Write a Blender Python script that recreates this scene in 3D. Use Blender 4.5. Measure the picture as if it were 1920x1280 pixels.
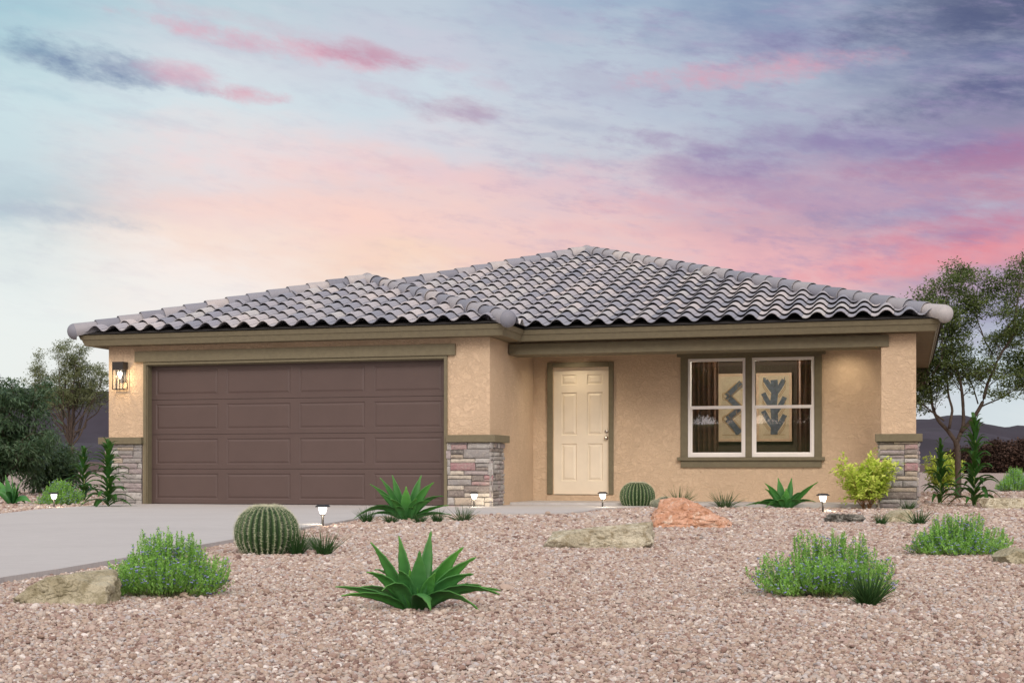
import bpy, bmesh, math, random
import numpy as np
from mathutils import Vector, Matrix, noise
R = math.radians
sc = bpy.context.scene
for o in list(bpy.data.objects): bpy.data.objects.remove(o)

# ------------------------------------------------------------------ camera
CAM_H = 0.505
cam = bpy.data.objects.new('camera', bpy.data.cameras.new('camera'))
sc.collection.objects.link(cam); sc.camera = cam
cam.data.sensor_width = 36.0; cam.data.lens = 50.0
cam.data.shift_y = 243.0/1920.0
cam.location = (0, 0, CAM_H); cam.rotation_euler = (R(90), 0, 0)
cam.data.clip_start = 0.05; cam.data.clip_end = 3000

sc.view_settings.view_transform = 'Standard'; sc.view_settings.look = 'None'
sc.view_settings.exposure = 0.0; sc.view_settings.gamma = 1.0
try: sc.view_settings.use_curve_mapping = False
except Exception: pass

SUN_EL, SUN_AZ = R(31), R(174)      # azimuth clockwise from +Y: behind the camera, to its left
sun = bpy.data.objects.new('sun', bpy.data.lights.new('sun', 'SUN'))
sc.collection.objects.link(sun)
sun.data.energy = 1.5; sun.data.angle = R(26); sun.data.color = (1.0, 0.93, 0.84)
sd = Vector((math.sin(SUN_AZ)*math.cos(SUN_EL), math.cos(SUN_AZ)*math.cos(SUN_EL), math.sin(SUN_EL)))
sun.rotation_euler = (-sd).to_track_quat('-Z', 'Y').to_euler()

def lin(c):
    return tuple(((v/255)/12.92 if v/255 <= 0.04045 else ((v/255+0.055)/1.055)**2.4) for v in c)

# ------------------------------------------------------------------ sky
class NT:
    def __init__(s, t): s.t = t; s.n = t.nodes; s.l = t.links
    def put(s, sock, v):
        if v is None: return
        if isinstance(v, bpy.types.NodeSocket): s.l.new(v, sock)
        elif isinstance(v, (tuple, list)) and len(v) == 3 and sock.type == 'RGBA': sock.default_value = (*v, 1)
        else: sock.default_value = v
    def m(s, op, a, b=None, c=None, clamp=False):
        n = s.n.new('ShaderNodeMath'); n.operation = op; n.use_clamp = clamp
        for i, v in enumerate((a, b, c)): s.put(n.inputs[i], v)
        return n.outputs[0]
    def mix(s, f, a, b, mode='MIX'):
        n = s.n.new('ShaderNodeMix'); n.data_type = 'RGBA'; n.blend_type = mode
        s.put(n.inputs[0], f); s.put(n.inputs[6], a); s.put(n.inputs[7], b)
        return n.outputs[2]
    def ramp(s, f, stops, interp='LINEAR'):
        n = s.n.new('ShaderNodeValToRGB'); cr = n.color_ramp; cr.interpolation = interp
        while len(cr.elements) < len(stops): cr.elements.new(0.5)
        for e, (p, c) in zip(cr.elements, stops):
            e.position = p; e.color = (*c, 1) if len(c) == 3 else c
        s.put(n.inputs[0], f); return n.outputs[0]
    def ss(s, x, a, b):
        n = s.n.new('ShaderNodeMapRange'); n.interpolation_type = 'SMOOTHSTEP'
        s.put(n.inputs[0], x); s.put(n.inputs[1], a); s.put(n.inputs[2], b)
        return n.outputs[0]
    def noise(s, v, scale, detail=4, rough=0.5, dist=0.0, out=0):
        n = s.n.new('ShaderNodeTexNoise'); s.put(n.inputs['Vector'], v)
        n.inputs['Scale'].default_value = scale; n.inputs['Detail'].default_value = detail
        n.inputs['Roughness'].default_value = rough; n.inputs['Distortion'].default_value = dist
        return n.outputs[out]
    def comb(s, x, y, z=0.0):
        n = s.n.new('ShaderNodeCombineXYZ')
        for i, v in enumerate((x, y, z)): s.put(n.inputs[i], v)
        return n.outputs[0]
    def sep(s, v):
        n = s.n.new('ShaderNodeSeparateXYZ'); s.put(n.inputs[0], v); return n.outputs

def build_world():
    w = bpy.data.worlds.new('World'); sc.world = w; w.use_nodes = True
    t = w.node_tree; t.nodes.clear(); N = NT(t)
    tc = t.nodes.new('ShaderNodeTexCoord')
    x, y, z = N.sep(tc.outputs['Generated'])
    hyp = N.m('SQRT', N.m('ADD', N.m('MULTIPLY', x, x), N.m('MULTIPLY', y, y)))
    az0 = N.m('MULTIPLY', N.m('ARCTAN2', x, y), 57.29578)       # degrees, 0 = +Y
    el0 = N.m('MULTIPLY', N.m('ARCTAN2', z, hyp), 57.29578)
    # wind drawn cloud warp: clouds are long sideways, tilted slightly down to the right
    sv = N.comb(N.m('MULTIPLY', az0, 0.35), N.m('ADD', N.m('MULTIPLY', el0, 1.0), N.m('MULTIPLY', az0, 0.12)), 0.0)
    w1 = N.m('SUBTRACT', N.noise(sv, 0.38, 5, 0.55), 0.5)
    w2 = N.m('SUBTRACT', N.noise(N.comb(N.m('ADD', N.m('MULTIPLY', az0, .35), 31.0), el0, 3.0), 0.5, 5, 0.6), 0.5)
    w3 = N.m('SUBTRACT', N.noise(sv, 1.7, 6, 0.62), 0.5)
    az = N.m('ADD', az0, N.m('MULTIPLY', w2, 5.0))
    el = N.m('ADD', el0, N.m('ADD', N.m('MULTIPLY', w1, 4.6), N.m('MULTIPLY', w3, 1.6)))
    def E(py, px=960):
        u = (px-960)/2667.0
        return math.degrees(math.atan2((883-py)/2667.0, math.hypot(1, u)))
    def A(px): return math.degrees(math.atan((px-960)/2667.0))
    cols = [
     (0,    [(0,(158,200,214)),(100,(180,212,221)),(200,(200,225,231)),(300,(198,219,226)),(385,(182,202,212)),(450,(222,232,232)),(550,(237,244,241)),(700,(238,244,240)),(860,(236,238,232))]),
     (400,  [(0,(182,206,217)),(100,(208,217,226)),(200,(212,227,233)),(300,(234,221,222)),(370,(245,215,209)),(440,(252,226,212)),(510,(253,240,232)),(620,(246,243,239)),(860,(240,238,234))]),
     (760,  [(0,(188,203,217)),(100,(198,201,217)),(190,(203,218,228)),(270,(220,215,223)),(345,(240,207,203)),(430,(251,209,197)),(490,(251,214,191)),(580,(248,232,220)),(860,(240,236,232))]),
     (1120, [(0,(148,174,200)),(80,(178,194,211)),(180,(186,198,215)),(280,(196,203,215)),(360,(220,192,202)),(430,(238,196,194)),(520,(244,196,188)),(640,(245,205,200)),(860,(235,225,225))]),
     (1480, [(0,(108,136,174)),(80,(134,148,182)),(180,(162,178,200)),(280,(158,160,188)),(350,(182,154,180)),(420,(206,156,172)),(480,(234,172,178)),(545,(236,180,182)),(640,(230,205,210)),(860,(220,225,228))]),
     (1880, [(0,(72,86,126)),(80,(92,104,146)),(150,(98,104,146)),(230,(128,122,160)),(290,(158,118,158)),(335,(184,128,158)),(385,(172,160,188)),(440,(204,140,162)),(490,(226,146,160)),(545,(178,130,160)),(610,(150,150,180)),(690,(200,214,222)),(780,(212,224,228)),(860,(222,230,231))]),
    ]
    col = None; prev = None
    for px, st in cols:
        stops = [(max(0.0, E(py, px))/40.0, lin(c)) for py, c in st][::-1]
        top = stops[-1][1]
        stops.append((0.75, tuple(0.5*a+0.5*b for a, b in zip(top, lin((150,178,208))))))
        r = N.ramp(N.m('DIVIDE', el, 40.0, clamp=True), stops)
        if col is None: col = r
        else: col = N.mix(N.ss(az, A(prev), A(px)), col, r)
        prev = px
    col = N.mix(0.15, col, lin((222,221,225)))
    # separate small clouds: (px, py, half length px, half height px, tilt deg, colour, strength)
    K = 3.2
    nz = N.noise(N.comb(N.m('MULTIPLY', az0, 0.5), N.m('ADD', N.m('MULTIPLY', el0, 1.35), N.m('MULTIPLY', az0, 0.22)), 7.0), 0.95, 8, 0.64)
    nz2 = N.noise(N.comb(N.m('MULTIPLY', az0, 0.5), N.m('ADD', el0, N.m('MULTIPLY', az0, 0.15)), 19.0), 1.6, 8, 0.65)
    clouds = [
     (150,112,115,30,9,(96,118,160),0.95,0),(290,138,110,18,10,(150,160,186),0.7,1),(350,144,75,18,8,(222,170,188),0.8,0),
     (10,85,70,16,5,(130,160,185),0.5,1),(395,65,95,24,12,(190,185,205),0.55,0),(500,82,190,17,8,(225,165,182),0.8,1),(690,104,105,19,8,(196,120,150),0.9,0),
     (600,70,260,14,9,(205,185,200),0.5,0),(468,178,62,13,6,(226,165,180),0.8,1),(850,206,85,22,6,(178,150,176),0.85,0),(720,172,55,12,10,(205,185,203),0.6,1),
     (830,122,45,11,12,(215,180,198),0.6,0),(925,160,40,10,8,(205,180,198),0.5,1),
     (70,398,160,15,5,(180,190,205),0.75,1),(60,170,70,10,4,(170,195,210),0.5,0),
     (1095,238,80,12,8,(168,172,196),0.6,0),(1260,270,110,16,9,(166,150,182),0.75,1),(1290,318,110,26,6,(164,140,176),0.8,0),(1395,318,85,30,5,(150,128,170),0.85,1),
     (1100,155,130,28,2,(180,178,200),0.6,1),(1350,60,170,36,6,(126,138,176),0.55,0),(1430,130,190,24,-3,(226,158,176),0.85,1),(1470,88,120,24,-2,(140,130,172),0.7,0),
     (1530,255,140,22,4,(150,140,178),0.6,1),(1690,275,260,26,3,(132,118,168),0.8,0),(1820,300,200,24,-4,(174,116,154),0.8,1),
     (1560,385,170,20,3,(178,150,182),0.6,0),(1590,412,90,18,2,(150,140,176),0.7,1),(1730,400,90,16,-3,(150,140,178),0.6,0),
     (1830,430,190,36,-6,(200,126,154),0.85,0),(1800,478,260,26,-8,(232,144,154),0.75,1),(1640,500,170,16,-3,(230,156,168),0.6,0),
     (1250,385,170,22,4,(226,168,178),0.6,0),(1420,370,140,16,5,(188,150,176),0.6,1),
     (1850,30,260,50,-4,(66,78,120),0.7,0),(1880,165,220,34,-8,(84,88,134),0.7,1),(1750,120,200,26,0,(112,122,164),0.5,0),
     (1500,310,330,60,3,(166,150,182),0.35,1),(1250,170,200,40,3,(176,178,200),0.4,0),
     (1180,620,1,1,0,(200,200,210),0.1,0),(1060,300,120,10,6,(190,176,198),0.6,1),(1340,285,60,12,8,(150,138,176),0.7,0),(1330,345,120,12,3,(188,158,186),0.7,1),(1500,345,100,14,4,(176,146,178),0.6,0),(1660,360,120,16,0,(168,150,184),0.6,1),(1780,440,60,14,4,(176,130,160),0.7,0),(1180,430,150,14,2,(228,178,184),0.5,1),(1060,70,60,12,4,(196,190,208),0.5,0),(1000,30,120,20,4,(180,182,206),0.5,1),(240,215,90,8,6,(186,200,214),0.4,0),
     (560,300,260,36,3,(247,214,214),0.45,1),(900,330,280,30,2,(232,196,204),0.5,0),(640,400,330,30,3,(252,212,200),0.5,0),
    ]
    for (px,py,a,b,tilt,c,stg,k) in clouds:
        ca, ce = A(px), E(py, px)
        sa, sb = a/2667*57.3, b/2667*57.3
        dx = N.m('SUBTRACT', az0, ca); dy = N.m('SUBTRACT', el0, ce)
        ct, st_ = math.cos(R(tilt)), math.sin(R(tilt))
        u = N.m('ADD', N.m('MULTIPLY', dx, ct/sa), N.m('MULTIPLY', dy, -st_/sa))
        v = N.m('ADD', N.m('MULTIPLY', dx, st_/sb), N.m('MULTIPLY', dy, ct/sb))
        r2 = N.m('ADD', N.m('MULTIPLY', u, u), N.m('MULTIPLY', v, v))
        g = N.m('SUBTRACT', 1.15, N.m('MULTIPLY', r2, 0.55))
        fac = N.m('ADD', g, N.m('MULTIPLY', N.m('SUBTRACT', nz if k == 0 else nz2, 0.5), K))
        f = N.m('MULTIPLY', N.ss(fac, 0.0, 1.75), stg)
        col = N.mix(N.m('MULTIPLY', f, 0.85), col, lin(c))
    # thin broken cloud over the whole front sky, denser and more mauve to the right
    fine = N.noise(N.comb(N.m('MULTIPLY', az0, 0.42), N.m('ADD', N.m('MULTIPLY', el0, 1.5), N.m('MULTIPLY', az0, 0.2)), 43.0), 1.15, 9, 0.66)
    fine2 = N.noise(N.comb(N.m('MULTIPLY', az0, 0.30), N.m('ADD', N.m('MULTIPLY', el0, 1.3), N.m('MULTIPLY', az0, 0.16)), 77.0), 0.85, 9, 0.66)
    mr = N.m('ADD', 0.10, N.m('MULTIPLY', N.ss(az0, -8.0, 10.0), 0.34))
    band = N.ss(el0, 4.0, 8.5)
    col = N.mix(N.m('MULTIPLY', N.m('MULTIPLY', N.ss(fine, 0.47, 0.72), band), mr), col, lin((158,146,184)))
    col = N.mix(N.m('MULTIPLY', N.m('MULTIPLY', N.ss(fine2, 0.47, 0.72), band), N.m('MULTIPLY', mr, 0.6)), col, lin((196,200,216)))
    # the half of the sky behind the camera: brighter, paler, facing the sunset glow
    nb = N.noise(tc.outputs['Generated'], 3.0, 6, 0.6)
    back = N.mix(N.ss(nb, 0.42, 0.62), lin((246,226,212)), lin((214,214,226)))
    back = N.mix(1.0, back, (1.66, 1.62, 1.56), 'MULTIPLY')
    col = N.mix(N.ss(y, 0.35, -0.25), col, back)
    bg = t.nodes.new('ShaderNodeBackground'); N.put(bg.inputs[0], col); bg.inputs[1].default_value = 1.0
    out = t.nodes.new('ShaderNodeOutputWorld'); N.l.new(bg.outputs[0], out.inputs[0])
    w.cycles.sampling_method = 'MANUAL'; w.cycles.sample_map_resolution = 1024
build_world()

# ------------------------------------------------------------------ materials
MATS = {}
def mat(name, fn):
    if name in MATS: return MATS[name]
    m = bpy.data.materials.new(name); m.use_nodes = True
    t = m.node_tree; t.nodes.clear(); N = NT(t)
    out = t.nodes.new('ShaderNodeOutputMaterial'); b = t.nodes.new('ShaderNodeBsdfPrincipled')
    t.links.new(b.outputs[0], out.inputs[0])
    N.out = out; N.b = b
    N.obj = lambda: t.nodes.new('ShaderNodeTexCoord').outputs['Object']
    fn(N, b); MATS[name] = m; return m
def bump(N, b, h, strength, dist):
    n = N.n.new('ShaderNodeBump'); n.inputs['Strength'].default_value = strength; n.inputs['Distance'].default_value = dist
    N.put(n.inputs['Height'], h); N.put(b.inputs['Normal'], n.outputs[0]); return n
def var(N, c, amt, scale, vec=None, detail=5):
    v = N.obj() if vec is None else vec
    nz = N.noise(v, scale, detail, 0.6)
    return N.mix(N.ss(nz, 0.3, 0.7), tuple(k*(1-amt) for k in c), tuple(min(1, k*(1+amt)) for k in c))
def simple(name, c, rough=0.6, amt=0.08, scale=6, bs=0.0, bscale=60, metal=0.0, spec=None):
    def fn(N, b):
        N.put(b.inputs['Base Color'], var(N, c, amt, scale)); b.inputs['Roughness'].default_value = rough
        b.inputs['Metallic'].default_value = metal
        if spec is not None: b.inputs['Specular IOR Level'].default_value = spec
        if bs > 0: bump(N, b, N.noise(N.obj(), bscale, 4, 0.6), bs, 0.01)
    return mat(name, fn)

def stucco(N, b):
    v = N.obj()
    warp = N.noise(v, 7.0, 3, 0.5, 0, 1)
    vm = N.n.new('ShaderNodeVectorMath'); vm.operation = 'MULTIPLY_ADD'
    N.put(vm.inputs[0], warp); vm.inputs[1].default_value = (0.12,)*3; N.put(vm.inputs[2], v)
    n1 = N.noise(vm.outputs[0], 13.0, 5, 0.6, 0.8)
    ridge = N.m('ABSOLUTE', N.m('SUBTRACT', n1, 0.5))
    kd = N.ss(ridge, 0.0, 0.10)
    n2 = N.noise(v, 120.0, 3, 0.6)
    n3 = N.noise(v, 34.0, 4, 0.6)
    h = N.m('ADD', N.m('MULTIPLY', kd, 0.75), N.m('ADD', N.m('MULTIPLY', n2, 0.25), N.m('MULTIPLY', n3, 0.7)))
    bump(N, b, h, 0.68, 0.011)
    c = var(N, (0.64, 0.485, 0.340), 0.05, 1.3, v)
    c = N.mix(N.m('MULTIPLY', N.m('SUBTRACT', 1.0, kd), 0.10), c, (0.40, 0.285, 0.19))  # troughs of the relief tinted darker: their shade put into the colour
    N.put(b.inputs['Base Color'], c)
    b.inputs['Roughness'].default_value = 0.92; b.inputs['Specular IOR Level'].default_value = 0.2
M_stucco = mat('stucco', stucco)
M_olive = simple('olive_trim', (0.172, 0.150, 0.098), 0.75, 0.07, 14, 0.35, 55, spec=0.3)
M_soffit = simple('soffit_paint', (0.20, 0.165, 0.108), 0.8, 0.05, 4, 0.1, 80, spec=0.2)
M_garage = simple('garage_brown', (0.088, 0.058, 0.053), 0.5, 0.04, 3, 0.05, 150)
M_groove = simple('section_gap', (0.03, 0.02, 0.018), 0.8)
M_door = simple('door_cream', (0.80, 0.71, 0.57), 0.5, 0.03, 4, 0.03, 120)
M_vinyl = simple('white_vinyl', (0.83, 0.80, 0.78), 0.4, 0.02, 5)
M_metal = simple('brushed_nickel', (0.55, 0.52, 0.48), 0.28, 0.05, 20, metal=1.0)
M_black = simple('black_metal', (0.018, 0.016, 0.016), 0.45, 0.15, 20)
M_mortar = simple('mortar', (0.13, 0.12, 0.115), 0.9, 0.1, 30, 0.3, 90)

def tiles(N, b):
    g = N.n.new('ShaderNodeNewGeometry'); r = g.outputs['Random Per Island']
    base = N.ramp(r, [(0.0,(0.25,0.265,0.32)),(0.2,(0.31,0.325,0.38)),(0.38,(0.39,0.385,0.425)),(0.55,(0.48,0.465,0.485)),(0.72,(0.58,0.54,0.54)),(0.82,(0.52,0.52,0.52)),(0.92,(0.40,0.395,0.44)),(1.0,(0.28,0.29,0.35))])
    v = N.obj()
    base = N.mix(N.m('MULTIPLY', N.ss(N.noise(v, 9, 6, 0.65), 0.35, 0.7), 0.28), base, (0.26,0.26,0.30))
    base = N.mix(N.m('MULTIPLY', N.ss(N.noise(v, 70, 3, 0.6), 0.45, 0.75), 0.2), base, (0.52,0.51,0.52))
    N.put(b.inputs['Base Color'], base); b.inputs['Roughness'].default_value = 0.62; b.inputs['Specular IOR Level'].default_value = 0.35
    bump(N, b, N.noise(v, 90, 4, 0.6), 0.25, 0.006)
M_tile = mat('concrete_tile', tiles)
def caps(N, b):
    g = N.n.new('ShaderNodeNewGeometry'); r = g.outputs['Random Per Island']
    base = N.ramp(r, [(0.0,(0.18,0.19,0.235)),(0.35,(0.25,0.26,0.31)),(0.65,(0.36,0.35,0.37)),(0.9,(0.50,0.465,0.455)),(1.0,(0.40,0.40,0.42))])
    v = N.obj()
    base = N.mix(N.m('MULTIPLY', N.ss(N.noise(v, 12, 6, 0.65), 0.35, 0.7), 0.3), base, (0.24,0.24,0.27))
    N.put(b.inputs['Base Color'], base); b.inputs['Roughness'].default_value = 0.62; b.inputs['Specular IOR Level'].default_value = 0.35
    bump(N, b, N.noise(v, 90, 4, 0.6), 0.25, 0.006)
M_cap = mat('ridge_tile', caps)
M_under = simple('roof_underlay', (0.03, 0.028, 0.028), 0.9)

def veneer(N, b):
    a = N.n.new('ShaderNodeAttribute'); a.attribute_name = 'col'
    v = N.obj()
    c = N.mix(N.m('MULTIPLY', N.ss(N.noise(v, 16, 6, 0.65), 0.35, 0.72), 0.55), a.outputs['Color'], (0.30,0.27,0.25))
    c = N.mix(N.m('MULTIPLY', N.ss(N.noise(v, 28, 6, 0.7), 0.5, 0.75), 0.6), c, (0.56,0.52,0.46))
    c = N.mix(N.m('MULTIPLY', N.ss(N.noise(v, 11, 4, 0.7), 0.58, 0.72), 0.5), c, (0.13,0.115,0.11))
    N.put(b.inputs['Base Color'], c); b.inputs['Roughness'].default_value = 0.88
    bump(N, b, N.m('ADD', N.noise(v, 45, 6, 0.65), N.m('MULTIPLY', N.noise(v, 14, 3), 1.2)), 0.7, 0.02)
M_veneer = mat('ledge_stone', veneer)

def concrete(N, b):
    v = N.obj()
    sx, sy, sz = N.sep(v)
    st = N.comb(N.m('MULTIPLY', sx, 1.2), N.m('MULTIPLY', sy, 16.0), sz)
    br = N.noise(st, 5.0, 6, 0.65)
    c = N.mix(N.ss(br, 0.3, 0.72), (0.45,0.435,0.43), (0.56,0.545,0.535))
    c = N.mix(N.m('MULTIPLY', N.ss(N.noise(v, 0.9, 6, 0.6), 0.4, 0.7), 0.4), c, (0.43,0.415,0.41))
    c = N.mix(N.m('MULTIPLY', N.ss(N.noise(v, 190, 2, 0.6), 0.6, 0.75), 0.4), c, (0.26,0.25,0.245))
    N.put(b.inputs['Base Color'], c); b.inputs['Roughness'].default_value = 0.85; b.inputs['Specular IOR Level'].default_value = 0.3
    bump(N, b, N.m('ADD', br, N.m('MULTIPLY', N.noise(v, 160, 3, .6), 0.4)), 0.25, 0.006)
M_conc = mat('broom_concrete', concrete)

STONE_RAMP = [(0.0, (0.168, 0.108, 0.095)), (0.12, (0.286, 0.191, 0.162)), (0.26, (0.386, 0.299, 0.241)), (0.42, (0.47, 0.382, 0.32)), (0.55, (0.386, 0.286, 0.261)), (0.68, (0.538, 0.465, 0.403)), (0.8, (0.42, 0.378, 0.349)), (0.88, (0.462, 0.448, 0.465)), (0.94, (0.638, 0.564, 0.49)), (1.0, (0.739, 0.705, 0.681))]
def gravel_ground(N, b):
    v = N.obj()
    vo = N.n.new('ShaderNodeTexVoronoi'); N.put(vo.inputs['Vector'], v); vo.inputs['Scale'].default_value = 38.0
    cr, cg, cb = N.sep(vo.outputs['Color'])
    c = N.ramp(cr, STONE_RAMP)
    edge = N.ss(vo.outputs['Distance'], 0.25, 0.75)
    c = N.mix(N.m('MULTIPLY', edge, 0.35), c, (0.22,0.16,0.13))
    c = N.mix(N.m('MULTIPLY', N.ss(N.noise(v, 0.25, 4), 0.35, 0.65), 0.18), c, (0.36,0.25,0.21))
    N.put(b.inputs['Base Color'], c); b.inputs['Roughness'].default_value = 0.9
    bump(N, b, N.m('SUBTRACT', 1.0, vo.outputs['Distance']), 0.8, 0.02)
M_gravel = mat('gravel_bed', gravel_ground)
def pebble(N, b):
    a = N.n.new('ShaderNodeAttribute'); a.attribute_type = 'INSTANCER'; a.attribute_name = 'tone'
    c = N.ramp(a.outputs['Fac'], STONE_RAMP)
    c = N.mix(N.m('MULTIPLY', N.ss(N.noise(N.obj(), 1.6, 5, 0.7), 0.4, 0.7), 0.4), c, (0.42,0.33,0.28))
    N.put(b.inputs['Base Color'], c); b.inputs['Roughness'].default_value = 0.85; b.inputs['Specular IOR Level'].default_value = 0.3
M_pebble = mat('pebble', pebble)

def leafmat(name, c1, c2, rough=0.5, trans=0.25, attr=True):
    def fn(N, b):
        g = N.n.new('ShaderNodeNewGeometry')
        c = N.mix(g.outputs['Random Per Island'], c1, c2)
        c = N.mix(N.m('MULTIPLY', N.ss(N.noise(N.obj(), 2.5, 3), 0.4, 0.65), 0.35), c, tuple(k*0.7 for k in c1))
        N.put(b.inputs['Base Color'], c); b.inputs['Roughness'].default_value = rough
        b.inputs['Specular IOR Level'].default_value = 0.3
        if trans > 0:
            tr = N.n.new('ShaderNodeBsdfTranslucent'); N.put(tr.inputs[0], N.mix(0.5, c, (0.35,0.6,0.1)))
            mx = N.n.new('ShaderNodeMixShader'); mx.inputs[0].default_value = trans
            N.l.new(b.outputs[0], mx.inputs[1]); N.l.new(tr.outputs[0], mx.inputs[2]); N.l.new(mx.outputs[0], N.out.inputs[0])
    return mat(name, fn)
M_lav = leafmat('lavender_leaf', (0.20,0.46,0.08), (0.46,0.76,0.22), 0.6, 0.35)
M_lavf = leafmat('lavender_flower', (0.16,0.16,0.50), (0.42,0.42,0.78), 0.6, 0.1)
M_grass = leafmat('tuft_blade', (0.016,0.055,0.016), (0.045,0.11,0.032), 0.5, 0.12)
M_grassg = leafmat('tuft_blade_grey', (0.035,0.08,0.032), (0.11,0.155,0.075), 0.55, 0.12)
M_yel = leafmat('yellow_leaf', (0.46,0.62,0.07), (0.84,0.90,0.24), 0.5, 0.35)
M_stemleaf = leafmat('stalk_leaf', (0.016,0.075,0.014), (0.045,0.15,0.026), 0.45, 0.15)
M_stalk = simple('pale_stalk', (0.30,0.36,0.14), 0.6, 0.2, 10)
M_twig = simple('twig_red', (0.20,0.10,0.04), 0.8, 0.2, 20)
M_bark = simple('bark', (0.075,0.056,0.045), 0.9, 0.25, 12, 0.6, 40)
M_tleaf = leafmat('tree_leaf', (0.055,0.085,0.028), (0.15,0.19,0.065), 0.6, 0.2)
M_tleaf2 = leafmat('fine_tree_leaf', (0.10,0.12,0.06), (0.21,0.23,0.12), 0.6, 0.2)
M_dleaf = leafmat('dark_leaf', (0.024,0.062,0.030), (0.095,0.155,0.085), 0.4, 0.15)
M_bleaf = leafmat('brown_leaf', (0.030,0.018,0.014), (0.085,0.048,0.034), 0.8, 0.0)
def agave(N, b):
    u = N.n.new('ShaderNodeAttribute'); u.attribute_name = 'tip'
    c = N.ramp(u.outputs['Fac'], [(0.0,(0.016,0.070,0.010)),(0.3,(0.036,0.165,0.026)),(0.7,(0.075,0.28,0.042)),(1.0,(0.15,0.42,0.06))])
    r = N.n.new('ShaderNodeNewGeometry').outputs['Random Per Island']
    c = N.mix(N.m('MULTIPLY', r, 0.45), c, (0.05,0.17,0.075))
    c = N.mix(N.m('MULTIPLY', N.ss(N.noise(N.obj(), 14, 5, .6), 0.45, 0.7), 0.25), c, (0.09,0.20,0.06))
    N.put(b.inputs['Base Color'], c); b.inputs['Roughness'].default_value = 0.42; b.inputs['Specular IOR Level'].default_value = 0.4
    tr = N.n.new('ShaderNodeBsdfTranslucent'); N.put(tr.inputs[0], (0.12,0.42,0.03))
    mx = N.n.new('ShaderNodeMixShader'); mx.inputs[0].default_value = 0.16
    N.l.new(b.outputs[0], mx.inputs[1]); N.l.new(tr.outputs[0], mx.inputs[2]); N.l.new(mx.outputs[0], N.out.inputs[0])
M_agave = mat('agave_leaf', agave)
def cactus(N, b):
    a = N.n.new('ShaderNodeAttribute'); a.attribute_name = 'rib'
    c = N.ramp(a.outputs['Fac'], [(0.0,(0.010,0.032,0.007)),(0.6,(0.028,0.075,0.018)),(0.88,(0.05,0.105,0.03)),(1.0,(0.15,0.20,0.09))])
    N.put(b.inputs['Base Color'], c); b.inputs['Roughness'].default_value = 0.6
    bump(N, b, N.noise(N.obj(), 60, 3), 0.3, 0.004)
M_cactus = mat('cactus_skin', cactus)
M_spine = simple('cactus_spine', (0.62,0.62,0.47), 0.6, 0.15, 20)
M_greyc = simple('grey_cactus_skin', (0.17,0.19,0.145), 0.9, 0.2, 40, 0.6, 90)

def rockmat(name, c1, c2, c3, vein=None, sc_=3.0):
    def fn(N, b):
        v = N.obj()
        c = N.mix(N.ss(N.noise(v, sc_*1.4, 8, 0.65, 0.6), 0.38, 0.62), c1, c2)
        c = N.mix(N.m('MULTIPLY', N.ss(N.noise(v, sc_*4, 8, 0.7, 0.3), 0.48, 0.62), 0.8), c, c3)
        if vein: c = N.mix(N.m('MULTIPLY', N.ss(N.noise(v, sc_*2.2, 6, 0.7, 1.5), 0.53, 0.66), 0.85), c, vein)
        c = N.mix(N.m('MULTIPLY', N.ss(N.noise(v, sc_*30, 4, 0.6), 0.5, 0.7), 0.35), c, tuple(k*0.45 for k in c1))
        N.put(b.inputs['Base Color'], c); b.inputs['Roughness'].default_value = 0.9; b.inputs['Specular IOR Level'].default_value = 0.25
        h = N.m('ADD', N.noise(v, sc_*8, 8, 0.7), N.m('MULTIPLY', N.noise(v, sc_*2.5, 5, 0.6, 0.8), 2.0))
        bump(N, b, h, 0.85, 0.03)
    return mat(name, fn)
M_rockt = rockmat('tan_rock', (0.42,0.38,0.26), (0.60,0.56,0.42), (0.30,0.27,0.17), None, 4)
M_rockp = rockmat('pale_rock', (0.52,0.48,0.36), (0.72,0.68,0.54), (0.36,0.30,0.19), None, 5)
M_rocko = rockmat('orange_rock', (0.62,0.33,0.21), (0.76,0.47,0.34), (0.50,0.26,0.15), (0.84,0.70,0.58), 3.5)
M_rockg = rockmat('grey_rock', (0.13,0.125,0.105), (0.34,0.33,0.30), (0.075,0.065,0.055), None, 5)
def emis(name, c, s):
    def fn(N, b):
        b.inputs['Base Color'].default_value = (*c, 1)
        b.inputs['Emission Color'].default_value = (*c, 1); b.inputs['Emission Strength'].default_value = s
    return mat(name, fn)
M_glow = emis('frosted_globe', (1.0,0.96,0.90), 2.2)
M_bulb = emis('bulb', (1.0,0.9,0.72), 9.0)
def glass(N, b):
    gl = N.n.new('ShaderNodeBsdfGlossy'); gl.inputs['Roughness'].default_value = 0.0; gl.inputs['Color'].default_value = (1,1,1,1)
    tr = N.n.new('ShaderNodeBsdfTransparent'); tr.inputs['Color'].default_value = (0.9,0.92,0.9,1)
    mx = N.n.new('ShaderNodeMixShader'); mx.inputs[0].default_value = 0.13
    N.l.new(tr.outputs[0], mx.inputs[1]); N.l.new(gl.outputs[0], mx.inputs[2]); N.l.new(mx.outputs[0], N.out.inputs[0])
M_glass = mat('window_glass', glass)

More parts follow.
